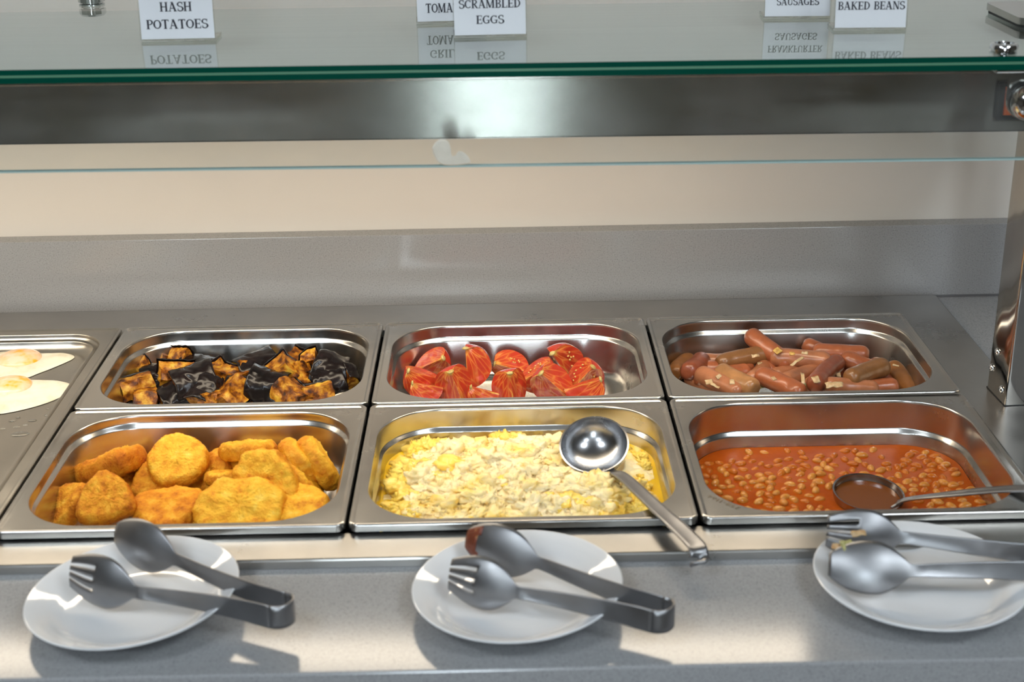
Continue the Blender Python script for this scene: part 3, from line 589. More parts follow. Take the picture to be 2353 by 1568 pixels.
def smooth_path(pts, n):
    P = [Vector(p) for p in pts]; P = [P[0] * 2 - P[1]] + P + [P[-1] * 2 - P[-2]]; out = []
    seg = len(P) - 3
    for k in range(n + 1):
        u = k / n * seg; i = min(int(u), seg - 1); t = u - i; p0, p1, p2, p3 = P[i:i + 4]
        out.append(0.5 * ((2 * p1) + (p2 - p0) * t + (2 * p0 - 5 * p1 + 4 * p2 - p3) * t * t + (3 * p1 - p0 - 3 * p2 + p3) * t ** 3))
    return out
def arm(name, tip, ctr, neck, far, parent, kind, bow, w_neck=0.0105, w_far=0.021, tw=0.0, bw=0.044, dsign=1):
    """One arm: bowl or fork head from tip to neck, then a strip that widens to the bend."""
    tip, ctr, neck, far = map(Vector, (tip, ctr, neck, far))
    nh = 26; ns = 30; path = []; W = []; D = []; TW = []
    for i in range(nh):                                       # head
        u = i / (nh - 1); q = tip.lerp(neck, u); path.append(q)
        if kind == 'spoon': prof = math.sin(PI * min(1, 0.06 + u * 0.94)) ** 0.55 if u < 0.55 else math.sin(PI * (0.06 + 0.55 * 0.94)) ** 0.55 * (1 - ((u - 0.55) / 0.45) ** 1.7)
        else: prof = (0.60 + 0.40 * math.sin(PI / 2 * min(1, u / 0.45))) if u < 0.5 else 1 - ((u - 0.5) / 0.5) ** 1.9
        W.append(max(w_neck, bw * prof)); D.append(dsign * 0.0065 * max(0.0, min(1, prof)) * math.sin(PI * min(1, 0.15 + u * 0.85)) ** 0.7); TW.append(tw)
    mid = far + Vector(bow)
    for i in range(1, ns + 1):
        u = i / ns; q = (1 - u) ** 2 * neck + 2 * u * (1 - u) * mid + u * u * far; path.append(q)
        W.append(w_neck + (w_far - w_neck) * min(1, u * 1.15)); D.append(dsign * -0.0012 * (1 - u)); TW.append(tw * (1 - min(1, u * 1.3)))
    V, F = ribbon(path, W, D, nx=15, tines=(10, (4, 7, 10)) if kind == 'fork' else None, twist=TW)
    o = obj(name, V, F, M['utensil'], parent, True); solidify(o, 0.0013); return o, path, W
def spring_bend(far_a, far_b, parent, bulge, w=0.021):
    a, b = Vector(far_a), Vector(far_b); ctr = (a + b) / 2; half = (a - b) / 2; out_d = Vector(bulge)
    path = [ctr + half * math.cos(PI * k / 24) + out_d * (math.sin(PI * k / 24) ** 0.75) for k in range(25)]
    V, F = ribbon(path, [w] * 25, [0] * 25, nx=5)
    o = obj('spring_bend', V, F, M['utensil'], parent, True); solidify(o, 0.0013); return o
def tongs(label, sp, fk, bend, spoon_far=True, bulge=(0.012, -0.004, 0), half=0.0115, name_heads=('spoon_arm', 'fork_arm')):
    root = empty('serving_tongs', bend); tag(root, label, 'tongs', 'serving tongs resting on the plates')
    inv = lambda p: Vector(p) - Vector(bend)
    axis = (inv(sp[2]) + inv(fk[2])) / 2; perp = Vector((-axis.y, axis.x, 0)).normalized()
    if (inv(sp[2]) - inv(fk[2])).dot(perp) < 0: perp = -perp
    fa, fb = perp * half, -perp * half
    a1 = arm(name_heads[0], *[inv(p) for p in sp], fa, root, 'spoon', axis * 0.42, tw=-0.30 if spoon_far else -0.55, dsign=1)
    a2 = arm(name_heads[1], *[inv(p) for p in fk], fb, root, 'fork', axis * 0.42, tw=-0.30, dsign=1 )
    spring_bend(fa, fb, root, Vector(bulge)); return root, a1, a2
tL = tongs('steel serving tongs on the plate by the hash browns', [(-0.1990, -0.3040, 0.017), (-0.1669, -0.3236, 0.015), (-0.1345, -0.3490, 0.013)],
      [(-0.2230, -0.3620, 0.013), (-0.1925, -0.3768, 0.012), (-0.1580, -0.3975, 0.012)], (-0.040, -0.4245, 0.010))
tM = tongs('sauce-stained steel serving tongs on the plate by the scrambled eggs', [(0.1125, -0.3270, 0.017), (0.1449, -0.3437, 0.015), (0.1765, -0.3665, 0.013)],
      [(0.0990, -0.3790, 0.013), (0.1282, -0.3894, 0.012), (0.1570, -0.4100, 0.012)], (0.2660, -0.4425, 0.010))
tR = tongs('steel serving tongs with onion scraps on the plate by the baked beans', [(0.4180, -0.3750, 0.012), (0.4526, -0.3779, 0.012), (0.4880, -0.3880, 0.012)],
      [(0.4270, -0.3250, 0.016), (0.4613, -0.3189, 0.016), (0.4930, -0.3365, 0.014)], (0.640, -0.3870, 0.012), spoon_far=False, bulge=(0.013, 0.0, 0), half=0.0125)
# dried sauce on the spoon of the middle tongs
spo = tM[1][0]; mv = spo.data.vertices; nf = []
for i in range(0, 8):
    for j in range(1, 13):
        if i < 3.2 + 2.2 * fn((i * 0.5, j * 0.35, 0), 1.0, 4) + 1.6 * abs(j - 7) / 7: nf.append((i * 15 + j, i * 15 + j + 1, (i + 1) * 15 + j + 1, (i + 1) * 15 + j))
use = sorted({k for f in nf for k in f}); mp = {k: q for q, k in enumerate(use)}
smr = obj('sauce_smear', [mv[k].co for k in use], [tuple(mp[k] for k in f) for f in nf], M['smear'], spo, True); solidify(smr, 0.0026); smr['label'] = 'dried brown-red sauce'

# ------------------------------------------------------------------ ladles
def ladle(label, ctr, nrm, hdir, pts, R=0.0355, wid=0.0165, hook=True, fill=None, endw=0.0185):
    root = empty('ladle', ctr); tag(root, label, 'ladle', 'steel ladles')
    z = Vector(nrm).normalized(); F3 = frame(z, hdir); mx = F3.to_4x4()
    prof = []
    for k in range(15):
        t = PI / 2 * k / 14; prof.append((max(0.0004, R * math.sin(t)), -R * 0.80 * math.cos(t)))
    inner = [(r * 0.965, zz * 0.965 + 0.0002) for r, zz in reversed(prof)]
    mb = MB().lathe(prof + [(R + 0.0004, 0.0006)] + inner, 48, mx, cap=True)
    mb.build('bowl', M['ladle_steel'], root, True, 50)
    P = smooth_path([Vector(p) - Vector(ctr) for p in pts], 60)
    V = []; Fc = []
    for i, p in enumerate(P):
        t = (P[min(i + 1, 60)] - P[max(i - 1, 0)]).normalized(); side = t.cross(Vector((0, 0, 1))).normalized(); up = side.cross(t)
        u = i / 60; w_ = wid * (0.62 + 0.38 * min(1, abs(u - 0.10) * 2.2 + 0.15)) if u > 0.02 else wid * 1.25
        if u > 0.86: w_ = endw
        for j in range(7):
            a_ = -1 + j / 3; V.append(p + side * (a_ * w_ / 2) + up * (0.0012 * (a_ * a_ - 0.5)))
    for i in range(60):
        for j in range(6): Fc.append((i * 7 + j, i * 7 + j + 1, (i + 1) * 7 + j + 1, (i + 1) * 7 + j))
    o = obj('handle', V, Fc, M['utensil'], root, True); solidify(o, 0.0022)
    if fill is not None:
        rr = math.sqrt(max(0.0, R * R - (fill / 0.8) ** 2)) * 0.95; n = 40
        vv = [(0, 0, fill)] + [(rr * math.cos(2 * PI * k / n), rr * math.sin(2 * PI * k / n), fill) for k in range(n)]
        o = obj('sauce', [tuple(mx @ Vector(q)) for q in vv], [(0, 1 + k, 1 + (k + 1) % n) for k in range(n)], M['broth'], root, True)
    return root
B1 = Vector((0.2385, -0.1000, -0.006)); n1 = Vector((-0.10, -0.46, 0.88)).normalized()
hd = (Vector((0.2896, -0.2660, 0.006)) - B1); hd_p = (hd - n1 * hd.dot(n1)).normalized(); neck = B1 + hd_p * 0.0350
ladle('steel ladle lying across the scrambled eggs with its handle over the rim', B1, n1, hd_p,
      [neck + n1 * -0.004 - hd_p * 0.004, neck + hd_p * 0.006 + n1 * 0.0015, neck.lerp(Vector((0.2880, -0.2620, 0.0042)), 0.30) + Vector((0, 0, 0.004)), (0.2880, -0.2620, 0.0046), (0.3020, -0.3020, 0.0072), (0.3110, -0.3300, 0.0085), (0.3130, -0.3390, 0.0070), (0.3135, -0.3415, 0.0015), (0.3125, -0.3405, -0.0050)])
B2 = Vector((0.5130, -0.1450, -0.0440)); n2 = Vector((0.05, -0.08, 0.99)).normalized(); neck2 = B2 + Vector((0.0290, -0.0200, 0.000))
ladle('steel ladle sunk in the baked beans with its handle toward the post end', B2, n2, (0.82, -0.57, 0.0),
      [neck2 + Vector((-0.006, 0.004, -0.006)), neck2 + Vector((0.003, -0.004, 0.004)), (0.5700, -0.1950, -0.022), (0.6080, -0.2170, -0.0060), (0.6350, -0.2330, 0.0040), (0.6650, -0.2520, 0.0150), (0.7000, -0.2720, 0.0270), (0.7060, -0.2750, 0.0250), (0.7080, -0.2760, 0.0190)], fill=-0.0060, wid=0.0135, endw=0.016)

# ------------------------------------------------------------------ data of the food pieces (metres)
HASH = [
    ((-0.264, -0.0719, -0.034), 'tri', (-0.33, 0.42, 0.85), 60, 1.18, 'triangular hash brown leaning edge-on along the back at the tray end nearest the fried eggs'),
    ((-0.1921, -0.0908, -0.02), 'disc', (0.05, -0.5, 0.86), 0, 1.0, 'round golden hash brown disc lying uppermost in the middle of the pile'),
    ((-0.212, -0.0981, -0.04), 'tri', (0.05, -0.45, 0.87), 95, 0.85, 'rounded triangular hash brown directly under the round golden disc'),
    ((-0.2491, -0.1621, -0.026), 'tri', (-0.02, -0.58, 0.81), 100, 0.86, 'plump triangular hash brown propped up at the front corner beside the fried egg tray'),
    ((-0.294, -0.148, -0.04), 'tri', (-0.55, -0.35, 0.75), 20, 0.85, 'hash brown tilted against the end wall, half hidden by the plump triangular one'),
    ((-0.2532, -0.0811, -0.05), 'tri', (0.0, -0.05, 1), 10, 0.8, 'hash brown lying flat in shadow between the edge-on triangle and the plump one'),
    ((-0.1901, -0.1604, -0.042), 'tri', (0.0, -0.12, 0.99), 35, 1.1, 'flat hash brown along the front wall between the plump triangle and the wavy one'),
    ((-0.1591, -0.0848, -0.04), 'tri', (-0.45, -0.45, 0.77), 70, 0.82, 'hash brown standing behind the round disc in the middle of the tray'),
    ((-0.1214, -0.0777, -0.016), 'disc', (-0.05, 0.4, 0.92), 0, 0.95, 'thick hash brown disc seen edge-on at the top of the pile near the back wall'),
    ((-0.1201, -0.0643, -0.036), 'disc', (0.05, 0.1, 0.99), 40, 0.95, 'hash brown disc lying directly below the topmost edge-on disc'),
    ((-0.1398, -0.1079, -0.032), 'disc', (0.0, 0.38, 0.92), 10, 0.72, 'small hash brown disc edge-on beside the large oval one'),
    ((-0.0946, -0.1319, -0.024), 'oval', (-0.22, -0.78, 0.58), -45, 1.0, 'large pale oval hash brown standing upright and facing the front'),
    ((-0.0667, -0.1024, -0.036), 'disc', (0.72, 0.3, 0.62), 0, 1.0, 'first of three leaning hash brown discs, the one touching the large oval'),
    ((-0.0637, -0.0906, -0.024), 'disc', (0.74, 0.36, 0.58), 30, 0.98, 'second of three leaning hash brown discs, between the other two'),
    ((-0.0464, -0.0894, -0.026), 'disc', (0.84, 0.28, 0.46), 60, 1.0, 'outermost of three leaning hash brown discs, closest to the scrambled eggs'),
    ((-0.1153, -0.1727, -0.036), 'oval', (0.05, -0.52, 0.85), 5, 1.25, 'big wavy-edged hash brown at the front centre of the tray'),
    ((-0.059, -0.1588, -0.04), 'disc', (0.05, -0.2, 0.97), 0, 0.95, 'hash brown lying low in the front corner beside the scrambled eggs'),
    ((-0.1343, -0.0979, -0.052), 'disc', (0, -0.1, 1), 80, 0.8, 'hash brown at the bottom under the small edge-on disc'),
    ((-0.1575, -0.159, -0.046), 'disc', (0.1, -0.3, 0.95), 50, 0.62, 'small broken hash brown piece by the front wall beside the wavy one'),
]
EGGPLANT = [
    ((-0.296, 0.1945, -0.04), (0.5, 0.5, -0.3), 0.85, 'narrow browned wedge at the back edge nearest the fried egg tray'),
    ((-0.2904, 0.1408, -0.034), (-0.2, 0.4, -0.8), 1.2, 'large wrinkled amber piece at the end nearest the fried egg tray'),
    ((-0.3065, 0.1508, -0.046), (-0.7, 0.3, -0.5), 1.0, 'amber piece pressed against the end wall near the fried eggs'),
    ((-0.275, 0.1814, -0.04), (-0.1, -0.5, 0.85), 0.9, 'dark-skinned piece behind the large wrinkled amber one'),
    ((-0.2631, 0.1532, -0.044), (0.3, -0.5, 0.8), 1.0, 'black-skinned piece in front of the tall amber wedge'),
    ((-0.2461, 0.1568, -0.034), (-0.2, 0.7, -0.3), 1.15, 'tall upright amber wedge with a dark rim'),
    ((-0.2683, 0.2123, -0.04), (0.0, 0.8, -0.4), 0.95, 'browned piece behind the tall upright wedge'),
    ((-0.2507, 0.2055, -0.034), (0.4, 0.6, -0.2), 0.95, 'pointed browned piece standing up at the back of the heap'),
    ((-0.2203, 0.1405, -0.032), (0.1, -0.55, 0.82), 1.35, 'biggest black shiny skin-up piece before the tall wedge'),
    ((-0.2049, 0.1285, -0.04), (0.4, -0.5, 0.75), 1.1, 'glossy black piece in front with a bright wet glint'),
    ((-0.2286, 0.1954, -0.036), (0.0, -0.2, 0.95), 1.0, 'black skin-up piece behind the biggest shiny one'),
    ((-0.2, 0.1724, -0.036), (-0.4, 0.6, -0.2), 1.0, 'tall pale-edged piece behind the wet black one'),
    ((-0.184, 0.1583, -0.036), (0.1, 0.5, -0.8), 1.1, 'wide browned piece in the middle of the heap'),
    ((-0.1671, 0.1707, -0.036), (0.2, 0.6, -0.7), 1.1, 'browned piece with a scorched end beside the wide one'),
    ((-0.1717, 0.1486, -0.04), (0.2, -0.1, 0.95), 0.9, 'dark folded-skin piece below the scorched one'),
    ((-0.1556, 0.1924, -0.034), (-0.2, 0.0, 0.98), 1.35, 'long black skin-up piece at the back in the middle'),
    ((-0.1342, 0.1326, -0.036), (0.2, -0.6, 0.76), 1.25, 'black piece with curled wrinkled skin'),
    ((-0.1733, 0.1187, -0.038), (0.0, 0.3, -0.9), 1.2, 'flat amber piece at the front in the middle'),
    ((-0.1561, 0.1364, -0.044), (-0.3, -0.6, 0.7), 0.95, 'black piece tucked behind the curled one'),
    ((-0.1232, 0.1586, -0.034), (0.3, 0.7, -0.5), 1.25, 'speckled amber piece behind the curled black one'),
    ((-0.1446, 0.187, -0.04), (-0.5, 0.5, -0.3), 0.9, 'small browned piece under the long black one'),
    ((-0.1074, 0.1893, -0.036), (0.1, 0.7, -0.6), 1.15, 'browned piece at the back near the tomato end'),
    ((-0.0969, 0.1573, -0.034), (0.0, 0.5, -0.8), 1.0, 'striped amber piece with a cut face near the tomato end'),
    ((-0.1115, 0.162, -0.046), (0.6, -0.4, 0.6), 0.95, 'black piece beneath the speckled amber one'),
    ((-0.0866, 0.1877, -0.03), (-0.6, 0.4, 0.1), 0.8, 'small amber-tipped piece standing at the back near the tomato end'),
    ((-0.0618, 0.1722, -0.032), (0.25, -0.35, 0.9), 1.4, 'largest purple-black skin-up piece at the tomato end'),
    ((-0.0785, 0.1756, -0.04), (0.2, 0.6, -0.7), 0.95, 'small browned piece leaning on the largest purple-black one'),
    ((-0.0646, 0.1531, -0.042), (0.1, -0.6, 0.78), 1.2, 'wet black piece below the largest purple-black one'),
    ((-0.0385, 0.1656, -0.04), (0.7, 0.2, 0.2), 0.8, 'small amber-ended piece closest to the tomato tray'),
    ((-0.1022, 0.1083, -0.036), (0.1, 0.4, -0.9), 1.25, 'yellow triangular piece at the front near the tomato end'),
    ((-0.0704, 0.1137, -0.038), (-0.1, 0.4, -0.9), 1.05, 'yellow piece at the front corner by the tomato tray'),
    ((-0.2392, 0.1322, -0.046), (0.0, -0.3, 0.9), 1.15, 'flat black piece at the front by the pan rim'),
    ((-0.2759, 0.1245, -0.044), (-0.1, 0.4, -0.8), 1.0, 'amber piece at the front corner by the fried egg tray'),
    ((-0.1953, 0.1093, -0.04), (0.2, 0.4, -0.8), 0.75, 'small amber piece at the front below the wet black one'),
    ((-0.097, 0.158, -0.048), (-0.2, -0.4, 0.85), 1.0, 'black piece behind the yellow triangular one'),
]
TOMATO = [
    ((0.0636, 0.1943, -0.036), (0.75, -0.25, 0.45), (-0.25, 0.75, -0.55), 1.1, 'tomato wedge lying on its side at the back with a yellow streak'),
    ((0.1131, 0.1775, -0.03), (-0.05, 0.15, 1), (0.55, 0.35, -0.35), 1.2, 'tall tomato wedge standing with its tip straight up'),
    ((0.1553, 0.1862, -0.038), (-0.95, 0.1, 0.25), (0.1, 0.93, -0.25), 1.05, 'tomato wedge showing a flat seedy cut face in the middle of the tray'),
    ((0.2218, 0.1857, -0.03), (-0.45, -0.15, 0.8), (0.45, 0.75, 0.1), 1.2, 'tomato wedge highest at the back with seeds in its cut face'),
    ((0.1904, 0.1529, -0.036), (0.7, -0.2, 0.5), (-0.2, 0.7, -0.7), 1.15, 'tomato wedge lying just in front of the seedy highest one'),
    ((0.2451, 0.1495, -0.038), (0.55, -0.1, 0.7), (-0.1, 0.75, -0.6), 1.15, 'tomato wedge nearest the empty end with a pale stem tip'),
    ((0.0471, 0.1469, -0.036), (-0.8, -0.2, 0.35), (0.1, 0.6, -0.8), 1.1, 'tomato wedge with a pale green stem end near the eggplant tray'),
    ((0.0893, 0.1247, -0.034), (-0.3, 0.0, 0.9), (0.1, 0.55, -0.75), 1.2, 'tomato wedge at the front with a greenish tip pointing up'),
    ((0.1545, 0.1138, -0.034), (-0.1, 0.1, 0.98), (-0.1, 0.7, -0.4), 1.15, 'tomato wedge at the front centre with a brown-green tip'),
    ((0.2038, 0.1216, -0.034), (-0.65, 0.0, 0.65), (0.3, 0.6, -0.6), 1.25, 'tomato wedge at the front leaning with pale veins'),
    ((0.245, 0.1064, -0.036), (0.85, -0.1, 0.3), (-0.1, 0.45, -0.88), 1.1, 'tomato wedge cut off by the pan rim at the empty end'),
    ((0.0532, 0.1235, -0.04), (-0.85, -0.1, 0.2), (0.0, 0.4, -0.9), 0.9, 'small tomato wedge tucked by the rim under the green-ended one'),
    ((0.1203, 0.0975, -0.036), (-0.85, -0.1, 0.3), (0.05, 0.4, -0.9), 0.85, 'tomato wedge barely showing over the front rim'),
    ((0.0141, 0.1689, -0.046), (-0.5, -0.3, 0.6), (-0.5, 0.6, -0.4), 0.75, 'yellow-edged tomato wedge hidden against the end wall'),
]
SAUSAGE = [
    ((0.4145, 0.1663, -0.03), (0.4642, 0.1802, -0.026), 'brown', 0.0115, 'brown frankfurter lying uppermost with an onion flake on it'),
    ((0.4547, 0.1999, -0.012), (0.4883, 0.1639, -0.03), 'red', 0.0115, 'red frankfurter propped highest against the back wall'),
    ((0.4795, 0.1636, -0.024), (0.5281, 0.1503, -0.024), 'pink', 0.0118, 'long pink frankfurter with an onion strip draped across'),
    ((0.5268, 0.2121, -0.03), (0.5567, 0.1981, -0.04), 'red', 0.01, 'red frankfurter poking up behind the long pink one'),
    ((0.5347, 0.187, -0.028), (0.582, 0.1776, -0.028), 'red', 0.0112, 'red frankfurter at the back with a browned end'),
    ((0.5076, 0.0792, -0.022), (0.5456, 0.1482, -0.028), 'dark', 0.0115, 'dark red frankfurter standing slantwise at the front centre'),
    ((0.5644, 0.1655, -0.03), (0.5891, 0.1562, -0.038), 'red', 0.011, 'red frankfurter behind the greyish brown one'),
    ((0.5533, 0.0946, -0.022), (0.5891, 0.1199, -0.022), 'brown', 0.012, 'greyish brown frankfurter lying uppermost near the post end'),
    ((0.615, 0.1475, -0.036), (0.6222, 0.1136, -0.044), 'tanbrown', 0.011, 'brown frankfurter standing alone at the post end'),
    ((0.3683, 0.1432, -0.03), (0.386, 0.1834, -0.036), 'dark', 0.012, 'dark red frankfurter with its puckered end forward near the tomato tray'),
    ((0.3574, 0.1618, -0.04), (0.3731, 0.1976, -0.044), 'tanbrown', 0.011, 'tan frankfurter pressed against the end wall by the tomato tray'),
    ((0.3913, 0.1975, -0.042), (0.4207, 0.1932, -0.042), 'pink', 0.011, 'pink frankfurter at the back behind the uppermost brown one'),
    ((0.394, 0.168, -0.04), (0.4285, 0.169, -0.04), 'red', 0.011, 'red frankfurter directly under the uppermost brown one'),
    ((0.3822, 0.1328, -0.036), (0.4353, 0.1532, -0.038), 'red', 0.0105, 'long red frankfurter lying below the uppermost brown one'),
    ((0.4081, 0.1286, -0.028), (0.4324, 0.0891, -0.028), 'tan', 0.0115, 'pale tan frankfurter slanting down at the front'),
    ((0.3849, 0.1313, -0.032), (0.4168, 0.0909, -0.034), 'pink', 0.0115, 'pink frankfurter alongside the pale tan one'),
    ((0.3736, 0.1445, -0.042), (0.3949, 0.1184, -0.044), 'pink', 0.011, 'pink frankfurter with onion bits by the front corner'),
    ((0.4414, 0.1227, -0.034), (0.4615, 0.17, -0.04), 'pink', 0.0112, 'pink frankfurter with its puckered end forward beside the pale tan one'),
    ((0.4524, 0.1114, -0.026), (0.4819, 0.0787, -0.03), 'red', 0.0115, 'smooth red frankfurter slanting toward the front rim in the middle'),
    ((0.4689, 0.1642, -0.04), (0.4928, 0.1833, -0.044), 'red', 0.011, 'red frankfurter end peeping out below the long pink one'),
    ((0.4753, 0.1479, -0.04), (0.5112, 0.1695, -0.042), 'pink', 0.01, 'pink frankfurter wedged under the middle of the heap'),
    ((0.4828, 0.1109, -0.032), (0.5177, 0.1418, -0.036), 'pink', 0.0112, 'pink frankfurter with an onion ring round its end'),
    ((0.5071, 0.1061, -0.036), (0.5291, 0.1446, -0.042), 'pink', 0.011, 'pink frankfurter end behind the dark slanting one'),
    ((0.5254, 0.0891, -0.03), (0.5576, 0.0915, -0.034), 'pink', 0.0112, 'pink frankfurter topped with onion at the front rim'),
    ((0.5523, 0.0901, -0.036), (0.5895, 0.097, -0.036), 'red', 0.01, 'red frankfurter lying along the front rim'),
    ((0.6008, 0.1684, -0.04), (0.6038, 0.1293, -0.046), 'dark', 0.011, 'dark red frankfurter behind the greyish brown one near the post'),
    ((0.5674, 0.1194, -0.042), (0.593, 0.1481, -0.046), 'red', 0.0105, 'red frankfurter under the greyish brown one'),
    ((0.5481, 0.1589, -0.044), (0.5733, 0.1758, -0.046), 'dark', 0.0105, 'dark frankfurter deep in the gap beside the slanting one'),
]
ONION = [
    ((0.4481, 0.1514, -0.016), 0.012, 0.005, 15, 'pale onion flake on the uppermost brown frankfurter'),
    ((0.476, 0.1567, -0.012), 0.012, 0.01, 60, 'golden crumpled onion shred where two frankfurters cross'),
    ((0.4901, 0.1415, -0.01), 0.008, 0.006, 0, 'golden onion shred on the back of the long pink frankfurter'),
    ((0.4907, 0.114, -0.008), 0.026, 0.0045, 60, 'long white onion strip draped over the pink frankfurter'),
    ((0.5052, 0.1421, -0.01), 0.01, 0.005, -20, 'white onion scrap at the top of the draped strip'),
    ((0.3856, 0.0948, -0.024), 0.012, 0.009, 20, 'onion piece on the front corner frankfurters'),
    ((0.3905, 0.0833, -0.024), 0.014, 0.004, -60, 'curved onion sliver beside the front corner frankfurters'),
    ((0.3977, 0.1049, -0.022), 0.009, 0.006, 60, 'small onion scrap at the top of the pale tan frankfurter'),
    ((0.4085, 0.0753, -0.016), 0.007, 0.009, 0, 'round onion flake on the side of the pale tan frankfurter'),
    ((0.4552, 0.1527, -0.028), 0.008, 0.01, 10, 'onion flake on the puckered pink frankfurter end'),
    ((0.4564, 0.0761, -0.013), 0.006, 0.007, 45, 'small onion flake on the smooth red frankfurter'),
    ((0.4921, 0.0858, -0.018), 0.005, 0.022, -10, 'onion ring piece round the pink frankfurter end'),
    ((0.5033, 0.0689, -0.012), 0.011, 0.012, 30, 'translucent onion piece beside the dark slanting frankfurter'),
    ((0.5234, 0.0622, -0.016), 0.026, 0.01, 5, 'large onion shred on the front rim frankfurter'),
    ((0.4901, 0.0895, -0.03), 0.02, 0.014, 0, 'greenish onion lump between the front frankfurters'),
    ((0.4473, 0.1116, -0.036), 0.018, 0.014, 20, 'greenish onion lump beside the smooth red frankfurter'),
    ((0.5418, 0.1214, -0.03), 0.007, 0.008, 0, 'onion flake deep beside the dark slanting frankfurter'),
    ((0.4347, -0.3683, 0.027), 0.014, 0.012, 20, 'greenish onion scrap on the fork tines of the tongs by the baked beans'),
    ((0.4257, -0.3664, 0.024), 0.01, 0.008, -30, 'yellowish onion scrap at the fork tip of the tongs by the baked beans'),
    ((0.4469, -0.3549, 0.03), 0.016, 0.007, 10, 'dark green onion scrap on the fork bowl of the tongs by the baked beans'),
    ((0.6108, 0.128, -0.022), 0.01, 0.003, -40, 'thin onion thread atop the lone brown frankfurter'),
]
rnd = random.Random(7)

# hash browns ------------------------------------------------------
def hash_mesh(shape, seed):
    nu = 110; V = []; Fc = []
    def rad(a):
        if shape == 'disc': return 0.0335 * (1 + 0.03 * math.sin(3 * a + seed) + 0.02 * math.sin(5 * a - seed))
        if shape == 'oval': return (1 + 0.045 * math.sin(4 * a + 1 + seed) + 0.035 * math.sin(7 * a) + 0.02 * math.sin(11 * a + seed)) * 0.035 / math.sqrt((math.cos(a) / 1.16) ** 2 + (math.sin(a) / 0.92) ** 2)
        k = ((a + PI / 3) % (2 * PI / 3)) - PI / 3             # rounded triangle
        tri = 0.0275 / max(0.35, math.cos(PI / 3 - abs(k))); return 0.50 * min(tri, 0.045) + 0.5 * 0.0360
    H = 0.0112 if shape == 'tri' else 0.0102; prof = []
    for k in range(1, 15): q = k / 15; prof.append((q * 0.80, 1 + 0.10 * (1 - q * q), 0.0))
    for k in range(0, 13):
        t = PI * k / 12; prof.append((0.80 + 0.20 * math.sin(t), math.cos(t), 1.0))
    for k in range(14, 0, -1): q = k / 15; prof.append((q * 0.80, -1 - 0.10 * (1 - q * q), 0.0))
    for q, zz, edge in prof:
        for k in range(nu):
            a = 2 * PI * k / nu; r = rad(a) * q; p = Vector((r * math.cos(a), r * math.sin(a), H * zz))
            d = 0.0014 * fn(p, 45, seed) + 0.0014 * fn(p, 130, seed + 5) + 0.0017 * abs(fn(p, 290, seed + 9)) + 0.0009 * fn(p, 560, seed + 2)
            nr = Vector((math.cos(a) * (q - 0.78) * 5, math.sin(a) * (q - 0.78) * 5, zz)) if edge else Vector((0, 0, math.copysign(1, zz)))
            V.append(p + nr.normalized() * d)
    nr_ = len(prof)
    for i in range(nr_ - 1):
        for k in range(nu): Fc.append((i * nu + (k + 1) % nu, i * nu + k, (i + 1) * nu + k, (i + 1) * nu + (k + 1) % nu))
    Fc.append(tuple(range(nu))); Fc.append(tuple(reversed(range((nr_ - 1) * nu, nr_ * nu))))
    return V, Fc
HM = {}
for s_ in ('tri', 'disc', 'oval'):
    for q_ in range(3):
        v, f = hash_mesh(s_, q_ * 3.7 + len(s_)); HM[s_, q_] = mesh_data('hash_brown', v, f, M['hash'] if (s_ == 'tri') else M['hash_pale'], True)
for i, (loc, shape, nrm, spin, s_, label) in enumerate(HASH):
    o = link(bpy.data.objects.new('hash_brown', HM[shape, i % 3]))
    place(o, loc, frame(nrm, (1, 0, 0.001)) @ Matrix.Rotation(math.radians(spin), 3, 'Z'), s_ * {'disc': 0.93, 'oval': 0.92, 'tri': 0.93}[shape])
    tag(o, label, 'hash brown', 'hash browns in the pan')
cv = MB()
for k in range(90):
    x, y = rnd.uniform(-0.27, -0.05), rnd.uniform(-0.20, -0.05); r = rnd.uniform(0.0006, 0.0016)
    cv.lathe([(r * 0.6, 0), (r, r * 0.5), (r * 0.5, r)], 5, Matrix.Translation((x, y, PF + 0.0002)))
o = cv.build('crumbs', M['crumb']); tag(o, 'golden crumbs scattered on the pan floor under the hash browns', 'crumbs', None, 'stuff')

